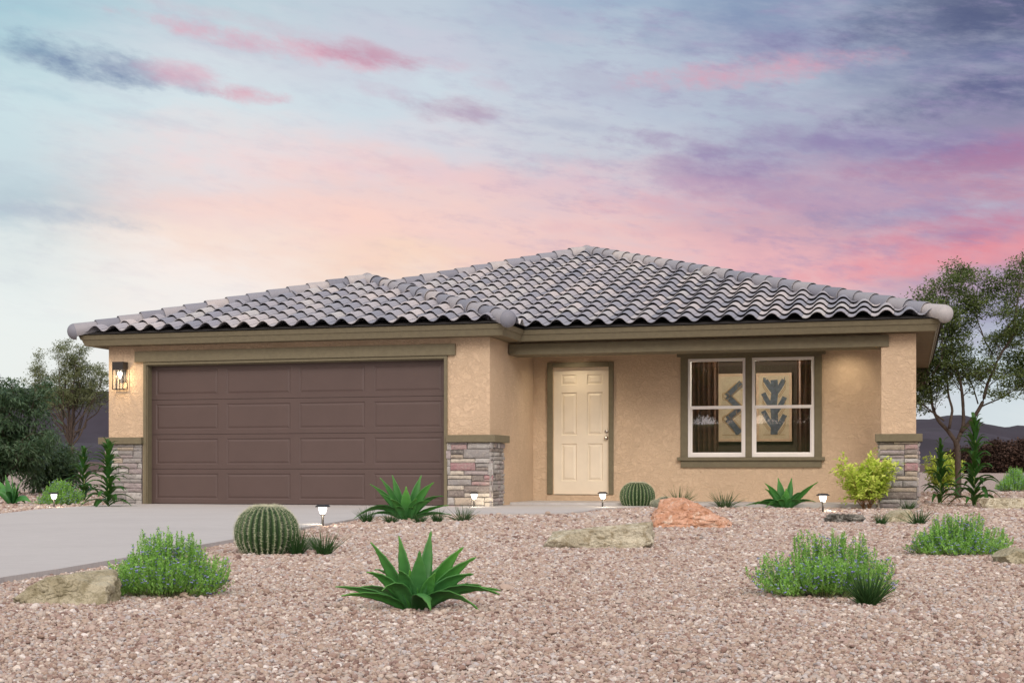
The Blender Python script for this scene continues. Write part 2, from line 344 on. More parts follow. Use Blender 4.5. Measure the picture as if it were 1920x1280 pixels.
# ------------------------------------------------------------------ mesh helpers
COL = sc.collection
def link(name, me, m=None, parent=None, loc=None, smooth=False):
    o = bpy.data.objects.new(name, me); COL.objects.link(o)
    if m is not None and me is not None: me.materials.append(m)
    if parent is not None: o.parent = parent
    if loc is not None: o.location = loc
    if smooth and me is not None: me.polygons.foreach_set('use_smooth', [True]*len(me.polygons))
    return o
def tag(o, label=None, cat=None, group=None, kind=None):
    if label: o['label'] = label
    if cat: o['category'] = cat
    if group: o['group'] = group
    if kind: o['kind'] = kind
    return o
def empty(name, loc=(0,0,0), rz=0.0):
    o = bpy.data.objects.new(name, None); COL.objects.link(o); o.location = loc; o.rotation_euler = (0,0,rz)
    o.empty_display_size = 0.2; return o
class MB:
    def __init__(s): s.v = []; s.f = []; s.c = []; s.mi = []
    def add(s, vs, fs, col=None, mi=0):
        n = len(s.v); s.v += [tuple(v) for v in vs]; s.f += [tuple(i+n for i in f) for f in fs]
        s.c += [col]*len(vs); s.mi += [mi]*len(fs)
    def box(s, x0, x1, y0, y1, z0, z1, col=None, mi=0):
        s.add([(x0,y0,z0),(x1,y0,z0),(x1,y1,z0),(x0,y1,z0),(x0,y0,z1),(x1,y0,z1),(x1,y1,z1),(x0,y1,z1)],
              [(0,3,2,1),(4,5,6,7),(0,1,5,4),(1,2,6,5),(2,3,7,6),(3,0,4,7)], col, mi)
    def quad(s, a, b, c, d, col=None, mi=0): s.add([a,b,c,d], [(0,1,2,3)], col, mi)
    def tube(s, pts, rad, n=6, col=None, cap=True):
        pts = [Vector(p) for p in pts]; vs = []; fs = []
        up0 = Vector((0.13,0.21,0.97))
        for i, p in enumerate(pts):
            d = (pts[min(i+1,len(pts)-1)]-pts[max(i-1,0)])
            d = d.normalized() if d.length > 1e-9 else Vector((0,0,1))
            a = d.cross(up0 if abs(d.dot(up0)) < .95 else Vector((1,0,0))).normalized(); b = d.cross(a)
            r = rad[i] if isinstance(rad, (list,tuple)) else rad
            for k in range(n):
                t = 2*math.pi*k/n; vs.append(p+a*math.cos(t)*r+b*math.sin(t)*r)
        for i in range(len(pts)-1):
            for k in range(n):
                k2 = (k+1) % n; fs.append((i*n+k, i*n+k2, (i+1)*n+k2, (i+1)*n+k))
        if cap:
            fs.append(tuple(range(n))[::-1]); fs.append(tuple((len(pts)-1)*n+k for k in range(n)))
        s.add(vs, fs, col)
    def lathe(s, prof, n=24, c=(0,0,0), col=None):
        vs = []; fs = []
        for r, z in prof:
            for k in range(n):
                t = 2*math.pi*k/n; vs.append((c[0]+r*math.cos(t), c[1]+r*math.sin(t), c[2]+z))
        for i in range(len(prof)-1):
            for k in range(n):
                k2 = (k+1) % n; fs.append((i*n+k, i*n+k2, (i+1)*n+k2, (i+1)*n+k))
        s.add(vs, fs, col)
    def mesh(s, name, attr=None):
        me = bpy.data.meshes.new(name); me.from_pydata(s.v, [], s.f); me.update()
        if any(s.mi): me.polygons.foreach_set('material_index', s.mi)
        if attr == 'col':
            a = me.attributes.new('col', 'FLOAT_COLOR', 'POINT')
            a.data.foreach_set('color', [k for c in s.c for k in ((*c,1) if c else (1,1,1,1))])
        elif attr:
            a = me.attributes.new(attr, 'FLOAT', 'POINT'); a.data.foreach_set('value', [float(c or 0) for c in s.c])
        return me
    def build(s, name, m, parent=None, loc=None, smooth=False, attr=None, bevel=0.0):
        o = link(name, s.mesh(name, attr), m, parent, loc, smooth)
        if bevel > 0:
            b = o.modifiers.new('bevel', 'BEVEL'); b.width = bevel; b.segments = 2; b.limit_method = 'ANGLE'
        return o
def np_mesh(name, V, F):
    """V (n,3) float, F (m,k) int"""
    me = bpy.data.meshes.new(name); V = np.asarray(V, np.float32); F = np.asarray(F, np.int32)
    me.vertices.add(len(V)); me.vertices.foreach_set('co', V.ravel())
    k = F.shape[1]; me.loops.add(F.size); me.loops.foreach_set('vertex_index', F.ravel())
    me.polygons.add(len(F)); me.polygons.foreach_set('loop_start', np.arange(0, F.size, k, dtype=np.int32))
    me.polygons.foreach_set('loop_total', np.full(len(F), k, np.int32)); me.update(calc_edges=True); return me
def leaf_cards(P, D, Nn, L, W):
    """folded pointed leaves: base P, direction D, normal Nn, length L, width W -> 6 verts, 2 quads each"""
    P = np.asarray(P, float); D = np.asarray(D, float); Nn = np.asarray(Nn, float)
    D /= np.linalg.norm(D, axis=1, keepdims=True)+1e-9
    S = np.cross(D, Nn); S /= np.linalg.norm(S, axis=1, keepdims=True)+1e-9
    U = np.cross(S, D)
    L = np.broadcast_to(L, (len(P),))[:,None]; W = np.broadcast_to(W, (len(P),))[:,None]
    b = P; t = P+D*L-U*L*0.12; m1 = P+D*L*0.45
    l = m1+S*W*0.5+U*W*0.18; r = m1-S*W*0.5+U*W*0.18; c = m1
    V = np.stack([b, l, t, r, c], 1).reshape(-1, 3)
    n = len(P); base = (np.arange(n)*5)[:,None]
    F = np.concatenate([base+np.array([[0,4,2,1]]), base+np.array([[0,3,2,4]])], 1).reshape(-1, 4)
    return V, F

# ------------------------------------------------------------------ ground and terrain
TH = R(15.507); P0 = Vector((-0.3205, 20.5946, 0.0))
def H2W(X, V, z=0.0):
    return Vector((P0.x+X*math.cos(TH)+V*math.sin(TH), P0.y-X*math.sin(TH)+V*math.cos(TH), z))
def at(px, py, z=-0.03):
    """a point standing on the gravel: from its place in the photograph's own perspective"""
    y = 2667*(CAM_H-z)/(py-883.0); return Vector(((px-960)/2667*y, y, z))
def ground_z(d):
    t = min(max((d-32)/70.0, 0), 1); return -0.045+0.47*t*t*(3-2*t)
def build_ground():
    rings = [0.0]+[1.5*1.22**i for i in range(36)]; n = 96
    V = [(0,0,ground_z(0))]; F = []
    for r in rings[1:]:
        for k in range(n):
            t = 2*math.pi*k/n; V.append((r*math.cos(t), 10+r*math.sin(t), ground_z(math.hypot(r*math.cos(t), 10+r*math.sin(t)))))
    for k in range(n): F.append((0, 1+k, 1+(k+1)%n))
    for i in range(len(rings)-2):
        for k in range(n):
            a = 1+i*n+k; b = 1+i*n+(k+1)%n; F.append((a, a+n, b+n, b))
    me = bpy.data.meshes.new('ground'); me.from_pydata(V, [], F)
    tag(link('ground', me, M_gravel, smooth=True), kind='structure')
build_ground()

DRIVE_R = [(-2.3,1.0),(-2.42,4.5),(-2.44,6.84),(-2.36,7.4),(-2.22,9.0),(-2.08,10.7),(-1.94,12.3),(-1.8,13.9),(-1.66,15.4),(-1.45,16.4),(-1.0,16.95),(-0.4,17.1),(0.2,17.15),(0.65,17.4),(0.95,18.2),(1.2,19.3),(1.55,20.0),(1.9,20.55)]
DRIVE_L = [(-6.6,1.0),(-6.45,6.0),(-6.25,10.0),(-6.1,14.0),(-6.15,17.2),(-6.33,18.97),(-6.3,20.1),(-6.15,21.5)]
def build_drive():
    pa = H2W(2.3, 1.1); pb = H2W(0, 1.1); pc = H2W(0, 0.0); pd = H2W(-0.66, 0.0); pe = H2W(-0.66, 0.2); pf = H2W(-5.55, 0.2); pg = H2W(-5.55, 0.0); ph = H2W(-6.215, 0.0)
    pts = [Vector((x,y,0)) for x, y in DRIVE_R]+[pa, pb, pc, pd, pe, pf, pg, ph]+[Vector((x,y,0)) for x, y in DRIVE_L[::-1]]
    bm = bmesh.new(); vs = [bm.verts.new((p.x, p.y, -0.002)) for p in pts]
    f = bm.faces.new(vs)
    if f.normal.z < 0: f.normal_flip()
    f.normal_update()
    e = bmesh.ops.extrude_face_region(bm, geom=[f])
    bmesh.ops.translate(bm, vec=(0,0,-0.12), verts=[v for v in e['geom'] if isinstance(v, bmesh.types.BMVert)])
    bmesh.ops.recalc_face_normals(bm, faces=bm.faces)
    bmesh.ops.triangulate(bm, faces=[q for q in bm.faces if len(q.verts) > 4])
    me = bpy.data.meshes.new('driveway'); bm.to_mesh(me); bm.free()
    o = tag(link('driveway', me, M_conc), kind='structure')
    return [(p.x, p.y) for p in pts]
DRIVE = build_drive()
def inside(poly, xs, ys):
    c = np.zeros(len(xs), bool); j = len(poly)-1
    for i in range(len(poly)):
        xi, yi = poly[i]; xj, yj = poly[j]
        if yi != yj:
            c ^= ((yi > ys) != (yj > ys)) & (xs < (xj-xi)*(ys-yi)/(yj-yi)+xi)
        j = i
    return c
HOUSEPOLY = [tuple(H2W(X, V)[:2]) for X, V in [(-6.25,-.04),(.05,-.04),(.05,1.08),(5.98,1.08),(5.98,16),(-6.25,16)]]

def build_gravel():
    rng = np.random.default_rng(4)
    P = []; S = []
    def zone(y0, y1, sp, s, layer):
        ny = int((y1-y0)/sp)
        for j in range(ny):
            y = y0+(j+.5)*sp; w = 0.375*y+2.0
            n = int(2*w/sp); x = np.linspace(-w, w, n)+rng.normal(0, sp*.45, n)
            yy = y+rng.normal(0, sp*.45, n); sc_ = s*np.exp(rng.normal(0, .27, n))
            z = -0.045+rng.uniform(0.1, .75, n)*sc_+layer
            P.append(np.stack([x, yy, z], 1)); S.append(sc_)
    zone(2.8, 5.0, 0.0075, 0.0051, 0.004); zone(2.8, 5.0, 0.017, 0.0068, 0.008); zone(5.0, 7.5, 0.0098, 0.0065, 0.006); zone(5.0, 7.5, 0.026, 0.0078, 0.010)
    zone(7.5, 11.0, 0.0138, 0.0090, 0.006); zone(11.0, 15.0, 0.022, 0.0130, 0.006); zone(15.0, 21.5, 0.030, 0.0165, 0.006); zone(21.5, 36.0, 0.052, 0.025, 0.004)
    P = np.concatenate(P); S = np.concatenate(S)
    ok = ~inside(DRIVE, P[:,0], P[:,1]) & ~inside(HOUSEPOLY, P[:,0], P[:,1])
    P = P[ok]; S = S[ok]; n = len(P)
    pool = bpy.data.collections.new('pebble_shapes')
    for k in range(7):
        bm = bmesh.new(); bmesh.ops.create_icosphere(bm, subdivisions=2, radius=1.0)
        r = random.Random(k+40)
        pl = [(Vector((r.gauss(0,1), r.gauss(0,1), r.gauss(0,1))).normalized(), r.uniform(.5,.85)) for _ in range(8)]
        for v in bm.verts:
            d = v.co.normalized(); q = 1.0
            for nn, dd in pl:
                c = d.dot(nn)
                if c > .05: q = min(q, dd/c)
            v.co = Vector((d.x*q*1.12, d.y*q*.92, d.z*q*.78))
        me = bpy.data.meshes.new('pebble'); bm.to_mesh(me); bm.free(); me.materials.append(M_pebble)
        o = bpy.data.objects.new('pebble_%d' % k, me); pool.objects.link(o)
    me = bpy.data.meshes.new('gravel'); me.vertices.add(n); me.vertices.foreach_set('co', P.astype(np.float32).ravel())
    a = me.attributes.new('tone', 'FLOAT', 'POINT'); a.data.foreach_set('value', rng.random(n).astype(np.float32))
    a = me.attributes.new('siz', 'FLOAT', 'POINT'); a.data.foreach_set('value', S.astype(np.float32))
    a = me.attributes.new('pick', 'INT', 'POINT'); a.data.foreach_set('value', rng.integers(0, 7, n).astype(np.int32))
    rot = rng.uniform(-1, 1, (n,3))*np.array([.5,.5,math.pi])
    a = me.attributes.new('rot', 'FLOAT_VECTOR', 'POINT'); a.data.foreach_set('vector', rot.astype(np.float32).ravel())
    o = tag(link('gravel', me), 'crushed pink and tan gravel covering the front yard', kind='stuff')
    ng = bpy.data.node_groups.new('scatter', 'GeometryNodeTree')
    ng.interface.new_socket('Geometry', in_out='INPUT', socket_type='NodeSocketGeometry')
    ng.interface.new_socket('Geometry', in_out='OUTPUT', socket_type='NodeSocketGeometry')
    gi = ng.nodes.new('NodeGroupInput'); go = ng.nodes.new('NodeGroupOutput')
    ip = ng.nodes.new('GeometryNodeInstanceOnPoints'); ci = ng.nodes.new('GeometryNodeCollectionInfo')
    ci.inputs['Collection'].default_value = pool; ci.inputs['Separate Children'].default_value = True; ci.inputs['Reset Children'].default_value = True
    def na(nm, ty):
        q = ng.nodes.new('GeometryNodeInputNamedAttribute'); q.data_type = ty; q.inputs[0].default_value = nm; return q.outputs[0]
    ip.inputs['Pick Instance'].default_value = True
    L = ng.links.new
    L(gi.outputs[0], ip.inputs['Points']); L(ci.outputs[0], ip.inputs['Instance'])
    L(na('pick','INT'), ip.inputs['Instance Index']); L(na('siz','FLOAT'), ip.inputs['Scale'])
    L(na('rot','FLOAT_VECTOR'), ip.inputs['Rotation']); L(ip.outputs[0], go.inputs[0])
    md = o.modifiers.new('scatter', 'NODES'); md.node_group = ng
    print('gravel stones', n)
build_gravel()

M_hill = simple('far_hill', (0.032, 0.026, 0.040), 0.95, 0.35, 0.02)
M_dirt = simple('red_dirt', (0.085, 0.045, 0.038), 0.95, 0.3, 0.12, 0.3, 2)
def build_hills():
    # ridge height (in degrees over the horizon) against bearing
    def hz(prof, px):
        for (a, ha), (b, hb) in zip(prof, prof[1:]):
            if a <= px <= b: t = (px-a)/(b-a); return ha+(hb-ha)*t
        return prof[0][1] if px < prof[0][0] else prof[-1][1]
    far = [(-1200,60),(-500,110),(-100,120),(0,134),(60,140),(130,138),(180,126),(230,118),(400,90),(900,60),(1500,80),(1700,92),(1760,93),(1795,95),(1825,90),(1850,83),(1880,78),(1905,84),(1935,82),(1990,66),(2100,74),(2400,100),(3200,70)]
    near = [(-1200,40),(0,60),(200,50),(900,20),(1700,66),(1800,62),(1850,60),(1900,48),(2000,40),(2400,55),(3200,40)]
    for (prof, D, dep, seed) in ((far, 620.0, 260.0, 3.1), (near, 380.0, 120.0, 9.7)):
        V = []; F = []; pxs = list(range(-4200, 6201, 12)); m = 22
        for px in pxs:
            u = (px-960)/2667.0; h0 = hz(prof, px)
            for j in range(m):
                t = j/(m-1.0); d = D-dep*(1-t)
                x = u*d; y = d
                hh = (h0/2667.0*D)*math.sin(t*math.pi/2)**1.3
                hh += (noise.fractal(Vector((x*.012+seed, y*.012, seed)), 1, 2, 5))*11.0*math.sin(t*math.pi)*0.9
                if t > .98: hh = h0/2667.0*D+noise.noise(Vector((x*.03, 0, seed)))*1.0
                V.append((x, y, max(hh, -1)+CAM_H*t-0.5*(1-t)))
            V.append((u*(D+dep), D+dep, -2))
        k = m+1
        for i in range(len(pxs)-1):
            for j in range(m): a = i*k+j; F.append((a, a+k, a+k+1, a+1))
        me = bpy.data.meshes.new('hills'); me.from_pydata(V, [], F)
        tag(link('hills', me, M_hill, smooth=True), kind='structure')
    # a low red dirt bank where the gravel ends
    V = []; F = []; m = 9
    pxs = list(range(-3200, 5201, 14))
    for px in pxs:
        u = (px-960)/2667.0; top = 1.05+0.22*noise.noise(Vector((px*.02, 1, 1)))
        for j in range(m):
            t = j/(m-1); d = 112+40*t
            V.append((u*d, d, 0.36+top*(math.sin(t*math.pi/2))+0.12*noise.noise(Vector((u*d*.5, d*.5, 0)))*math.sin(t*3.14)))
        V.append((u*330, 330, -1))
    k = m+1
    for i in range(len(pxs)-1):
        for j in range(m): a = i*k+j; F.append((a, a+k, a+k+1, a+1))
    me = bpy.data.meshes.new('dirt_bank'); me.from_pydata(V, [], F)
    tag(link('dirt_bank', me, M_dirt, smooth=True), kind='structure')
build_hills()

# ------------------------------------------------------------------ the house
house = tag(empty('house', P0, -TH), 'single storey tan stucco house with a brown garage door and a grey tiled hip roof', 'house')
XL, XR, D0 = -6.215, 5.944, 16.0        # garage front left wall, right wall, depth
PV, WV = 1.0, 2.49                      # porch front, door wall
WT = 2.449                              # wall top
GX0, GX1, GZ = -5.55, -0.69, 2.15       # garage opening
w = MB(); T = .2
w.box(XL, GX0, 0, T, -.1, WT); w.box(GX1, 0, 0, T, -.1, WT); w.box(GX0, GX1, 0, T, GZ, WT)
w.box(XL, XL+T, T, D0-T, -.1, WT); w.box(-T, 0, T, WV+T, -.1, WT)
DX0, DX1, DZ0, DZ1 = .328, 1.243, .135, 2.168
WX0, WX1, WZ0, WZ1 = 2.51, 4.452, .725, 2.262
w.box(0, DX0, WV, WV+T, -.1, WT); w.box(DX0, DX1, WV, WV+T, -.1, DZ0-.012); w.box(DX0, DX1, WV, WV+T, DZ1, WT)
w.box(DX1, WX0, WV, WV+T, -.1, WT); w.box(WX0, WX1, WV, WV+T, -.1, WZ0); w.box(WX0, WX1, WV, WV+T, WZ1, WT); w.box(WX1, XR, WV, WV+T, -.1, WT)
w.box(XR-T, XR, WV+T, D0-T, -.1, WT); w.box(XL, XR, D0-T, D0, -.1, WT)
w.box(DX0-.1, DX1+.08, WV-.022, WV-.0005, .03, DZ0-.014)     # stucco band under the door
w.build('wall', M_stucco, house)
c = MB(); c.box(5.467, XR, PV, PV+.47, 1.0, 2.448); c.build('porch_pillar', M_stucco, house, bevel=.01)
b = MB(); b.box(.0, 5.467, PV+.04, PV+.43, 2.30, 2.448); b.build('porch_header', M_stucco, house)
b = MB(); b.box(.015, 5.575, PV-.035, PV-.001, 2.262, 2.425); b.box(.015, 5.466, PV-.001, PV+.46, 2.262, 2.299); b.build('porch_beam', M_olive, house, bevel=.004)

# porch slab
s = MB(); s.box(.003, 5.6, 1.06, WV-.001, -.1, .034); s.build('porch_slab', M_conc, house, bevel=.006)

# soffit, fascia
def outline(o):
    return [(-6.475-o,-.26-o),(.26+o,-.26-o),(.26+o,.74-o),(6.204+o,.74-o),(6.204+o,16.26+o),(-6.475-o,16.26+o)]
def prism(mb, pts, z0, z1):
    n = len(pts); mb.add([(x,y,z0) for x,y in pts]+[(x,y,z1) for x,y in pts],
        [tuple(range(n))[::-1], tuple(range(n,2*n))]+[(i,(i+1)%n,n+(i+1)%n,n+i) for i in range(n)])
s = MB(); prism(s, outline(-.015), 2.451, 2.466); s.build('soffit', M_soffit, house)
prof = [(-.014,2.444),(0.0,2.444),(.034,2.535),(.046,2.536),(.072,2.605),(.0,2.612),(-.014,2.50)]
s = MB(); rings = [[(x,y,z) for x,y in outline(o)] for o, z in prof]; vs = [p for r in rings for p in r]; fs = []
for i in range(len(prof)):
    j = (i+1) % len(prof)
    for k in range(6):
        k2 = (k+1) % 6; fs.append((i*6+k, i*6+k2, j*6+k2, j*6+k))
s.add(vs, fs); s.build('fascia', M_olive, house)

# roof
EO = .10
ROOF_Z, PITCH = 2.612, .322
A0 = (-6.475-EO, -.26-EO); B0 = (.26+EO, -.26-EO); C0 = (.26+EO, .74-EO); E0 = (6.204+EO, .74-EO); F0 = (6.204+EO, 16.26+EO); G0 = (-6.475-EO, 16.26+EO)
gh = (B0[0]-A0[0])/2; GA = (A0[0]+gh, A0[1]+gh); mh = (E0[0]-A0[0])/2; MA = (A0[0]+mh, C0[1]+mh); MB_ = (MA[0], F0[1]-mh)
GJ = (GA[0], C0[1]+gh)
def tile_face(mb_t, mb_u, poly, a_dir, b_dir, org):
    """poly: plan corners; a_dir along the eave; b_dir up the slope; org: a point on the eave"""
    a_dir = Vector(a_dir); b_dir = Vector(b_dir); org = Vector(org)
    loc = [((Vector(p)-org).dot(a_dir), (Vector(p)-org).dot(b_dir)) for p in poly]
    amin, amax = min(p[0] for p in loc), max(p[0] for p in loc); bmax = max(p[1] for p in loc)
    Wd, Ex = .314, .338
    bm = bmesh.new(); NS = 14
    def prof_h(t):
        c_ = math.cos(2*math.pi*(t-.66)); return .041+.041*math.copysign(abs(c_)**.8, c_)+.007*t
    rnd = random.Random(int(amax*97)+int(bmax*31))
    for j in range(int(bmax/Ex)+1):
        b0 = j*Ex
        for i in range(math.floor(amin/Wd)-1, math.ceil(amax/Wd)+1):
            a0 = i*Wd; lift = .004*rnd.random(); sk = rnd.uniform(-.004,.004)
            top = []; bot = []
            for (sb, hl) in ((0, .047), (.55, .027), (1.1, .003)):
                row = []
                for q in range(NS+1):
                    t = q/NS; row.append(bm.verts.new((a0+.0015+t*(Wd-.003), b0+sb*Ex+sk*(1-sb), prof_h(t)+hl+lift)))
                top.append(row)
            for q in range(NS+1):
                t = q/NS; v = bm.verts.new((a0+.0015+t*(Wd-.003), b0+.004, prof_h(t)+.047+lift-.010)); bot.append(v)
            bot2 = [bm.verts.new((v.co.x, b0+.16, v.co.z-.010)) for v in bot]
            for q in range(NS):
                bm.faces.new((top[0][q], top[0][q+1], top[1][q+1], top[1][q])); bm.faces.new((top[1][q], top[1][q+1], top[2][q+1], top[2][q]))
                bm.faces.new((bot[q], bot[q+1], top[0][q+1], top[0][q])); bm.faces.new((bot2[q], bot2[q+1], bot[q+1], bot[q]))
            # right edge thickness
            r0 = bm.verts.new((a0+Wd-.0015, b0+.004, top[0][-1].co.z-.017)); r2 = bm.verts.new((a0+Wd-.0015, b0+1.1*Ex, top[2][-1].co.z-.012))
            bm.faces.new((top[0][-1], r0, r2, top[2][-1]))
    n = len(loc); ctr = Vector((sum(p[0] for p in loc)/n, sum(p[1] for p in loc)/n, 0))
    for k in range(n):
        p = Vector((*loc[k], 0)); q = Vector((*loc[(k+1)%n], 0)); e = q-p
        if abs(p.y) < 1e-4 and abs(q.y) < 1e-4: continue            # the eave itself stays uncut
        nn = Vector((e.y, -e.x, 0)).normalized()
        if nn.dot(ctr-p) > 0: nn = -nn
        bmesh.ops.bisect_plane(bm, geom=bm.verts[:]+bm.edges[:]+bm.faces[:], plane_co=p, plane_no=nn, clear_outer=True)
    bm.verts.index_update()
    vs = []
    for v in bm.verts:
        P = org+a_dir*v.co.x+b_dir*v.co.y; vs.append((P.x, P.y, ROOF_Z+PITCH*v.co.y+v.co.z))
    mb_t.add(vs, [tuple(v.index for v in f.verts) for f in bm.faces]); bm.free()
    mb_u.add([((org+a_dir*a+b_dir*b).x, (org+a_dir*a+b_dir*b).y, ROOF_Z+PITCH*b+.004) for a, b in loc], [tuple(range(n))])
tm = MB(); um = MB()
tile_face(tm, um, [A0, B0, GA], (1,0), (0,1), (A0[0]+.12, A0[1]))
tile_face(tm, um, [C0, E0, MA, GJ], (1,0), (0,1), (C0[0]-.05, C0[1]))
tile_face(tm, um, [B0, C0, GJ, GA], (0,1), (-1,0), B0)
tile_face(tm, um, [E0, F0, MB_, MA], (0,1), (-1,0), E0)
tile_face(tm, um, [F0, G0, MB_], (-1,0), (0,-1), F0)
tile_face(tm, um, [G0, A0, GA, GJ, MA, MB_], (0,-1), (1,0), G0)
roof = tm.build('roof', M_tile, house, smooth=False)
um.build('roof_deck', M_under, house)

def rz(p, q): return ROOF_Z+PITCH*q
def hip(p, q, hp, hq, ball=True, name='hip_cap', cut=None):
    """cap tiles from low point p (plan, inset hp) to high point q"""
    a = Vector((p[0], p[1], ROOF_Z+PITCH*hp)); b = Vector((q[0], q[1], ROOF_Z+PITCH*hq))
    d = (b-a); L = d.length; d.normalize(); side = d.cross(Vector((0,0,1))).normalized(); up = side.cross(d)
    mb = MB(); n = 14; step = .352; cnt = int(round(L/step)) if not cut else int(cut/step); step = (L if not cut else cut)/cnt
    rr = random.Random(int(L*100))
    base = a+Vector((0,0,.052))
    a0s, a1s = -.62, math.pi+.62
    for i in range(cnt):
        s0 = i*step-(.03 if i else .02); s1 = (i+1)*step+.03
        r0, r1 = .127, .099
        rows = []
        lf = rr.uniform(-.003,.003)
        for s_, r_ in ((s0+.06, r0-.016), (s0, r0-.007), (s0, r0), (s0+.02, r0+.001), (s1, r1)):
            rows.append([base+d*s_+(side*math.cos(a0s+(a1s-a0s)*k/n)+up*(math.sin(a0s+(a1s-a0s)*k/n)))*r_+up*lf for k in range(n+1)])
        vs = [v for r in rows for v in r]; fs = []
        for j in range(4):
            for k in range(n): fs.append((j*(n+1)+k, j*(n+1)+k+1, (j+1)*(n+1)+k+1, (j+1)*(n+1)+k))
        mb.add(vs, fs)
        # mortar shadow line under the lip is real depth: the lip stands proud of the tile below
    if ball:
        m_ = 8; vs = []; fs = []; N_ = 24; c0 = base-d*.0
        for j in range(m_+1):
            t = math.pi/2*j/m_
            for k in range(N_):
                ph = 2*math.pi*k/N_; r_ = .125*math.cos(t)
                vs.append(c0-d*(.125*math.sin(t)*.85+.019)+(side*math.cos(ph)+up*math.sin(ph))*r_)
        for j in range(m_):
            for k in range(N_): fs.append((j*N_+k, j*N_+(k+1)%N_, (j+1)*N_+(k+1)%N_, (j+1)*N_+k))
        mb.add(vs, fs)
    o = mb.build(name, M_cap, roof, smooth=True)
    me = o.data
    md = o.modifiers.new('edge', 'EDGE_SPLIT'); md.split_angle = R(40)
    return o
hip(A0, GA, 0, gh); hip(B0, GA, 0, gh); hip(GA, GJ, gh, gh, False, 'ridge_cap')
hip(GJ, MA, gh, mh, False); hip(E0, MA, 0, mh); hip(MA, MB_, mh, mh, False, 'ridge_cap')
hip(F0, MB_, 0, mh); hip(G0, MB_, 0, mh)
# peak pieces where three caps meet
for nm, (px_, py_), hh in (('peak_cap', GA, gh), ('peak_cap', MA, mh)):
    mb = MB(); vs = []; fs = []; N_ = 20; m_ = 8
    mb.lathe([(.126,-.06),(.124,0.0),(.116,.045),(.095,.082),(.06,.105),(.0001,.114)], 24, (px_, py_, ROOF_Z+PITCH*hh+.055))
    mb.build(nm, M_cap, roof, smooth=True)

# garage door
def panelled(mb, x0, x1, z0, z1, y, cols, rows, depth, b1, b2):
    """front face (towards -y) at y with raised panels; cols/rows are (a,b) ranges"""
    xs = sorted({x0, x1, *[v for c in cols for v in c]}); zs = sorted({z0, z1, *[v for r in rows for v in r]})
    for i in range(len(xs)-1):
        for j in range(len(zs)-1):
            xa, xb, za, zb = xs[i], xs[i+1], zs[j], zs[j+1]
            if (xa, xb) in cols and (za, zb) in rows:
                rs = [(0,0),(b1,depth),(b1+.006,depth),(b1+.006+b2,depth*.15)]
                R_ = [[(xa+o,y+d,za+o),(xb-o,y+d,za+o),(xb-o,y+d,zb-o),(xa+o,y+d,zb-o)] for o,d in rs]
                vs = [p for r in R_ for p in r]; fs = []
                for q in range(3):
                    for k in range(4): fs.append((q*4+k, q*4+(k+1)%4, q*4+4+(k+1)%4, q*4+4+k))
                fs.append((12,13,14,15)); mb.add(vs, fs)
            else: mb.quad((xa,y,za),(xb,y,za),(xb,y,zb),(xa,y,zb))
gd = None; GV = .135
nsec = 4; gz0 = .004; sh = (GZ-gz0)/nsec
cw = 1.065; gp = (4.86-4*cw-2*.085)/3
cols = [(round(GX0+.085+i*(cw+gp),4), round(GX0+.085+i*(cw+gp)+cw,4)) for i in range(4)]
bk = MB(); bk.box(GX0, GX1, GV+.012, GV+.05, 0.0, GZ); gd = bk.build('garage_door', M_groove, house)
for k in range(nsec):
    za = gz0+k*sh+.003; zb = gz0+(k+1)*sh-.003; m_ = MB()
    rows = [(round(za+.068,4), round(zb-.066,4))]
    panelled(m_, GX0, GX1, za, zb, GV, cols, rows, .009, .015, .026)
    m_.quad((GX0,GV,zb),(GX1,GV,zb),(GX1,GV+.012,zb+.001),(GX0,GV+.012,zb+.001)); m_.quad((GX0,GV+.012,za-.001),(GX1,GV+.012,za-.001),(GX1,GV,za),(GX0,GV,za))
    m_.build('door_panel', M_garage, gd)
t = MB()    # trim round the opening
tw = .048
t.box(GX0-tw, GX0, -.03, -.001, -.0, 2.192); t.box(GX1, GX1+tw, -.03, -.001, 0, 2.192); t.box(GX0, GX1, -.03, -.001, GZ, 2.192)
t.box(GX0-.0, GX0+.012, 0, GV, 0, GZ-.012); t.box(GX1-.012, GX1, 0, GV, 0, GZ-.012); t.box(GX0, GX1, 0, GV, GZ-.012, GZ-.0005)
t.build('garage_trim', M_olive, house, bevel=.003)
t = MB(); t.box(-5.735, -.515, -.055, -.001, 2.194, 2.362); t.build('garage_lintel', M_olive, house, bevel=.004)

# front door
fd = MB(); dv = WV+.05
dw = DX1-DX0; dh = DZ1-DZ0
fx = lambda f_: round(DX0+dw*f_, 4); fz = lambda f_: round(DZ1-dh*f_, 4)
panelled(fd, DX0, DX1, DZ0, DZ1-.0, dv, [(fx(.139),fx(.414)),(fx(.604),fx(.881))], [(fz(.136),fz(.055)),(fz(.533),fz(.195)),(fz(.895),fz(.599))], .018, .012, .036)
fd.box(DX0, DX1, dv+.020, dv+.045, DZ0, DZ1)
fdo = fd.build('front_door', M_door, house)
k_ = MB()
pts = [(0.0,0),(.03,0),(.03,.006),(.012,.009),(.011,.03),(.026,.04),(.029,.055),(.022,.07),(.0001,.074)]
def lathe_y(mb, prof, X, V, z, n=20):
    vs = []; fs = []
    for r, h in prof:
        for k in range(n): a = 2*math.pi*k/n; vs.append((X+r*math.cos(a), V-h, z+r*math.sin(a)))
    for i in range(len(prof)-1):
        for k in range(n): k2 = (k+1)%n; fs.append((i*n+k, i*n+k2, (i+1)*n+k2, (i+1)*n+k))
    mb.add(vs, fs)
lathe_y(k_, pts, DX1-.048, dv, 1.035); k_.build('door_knob', M_metal, fdo, smooth=True)
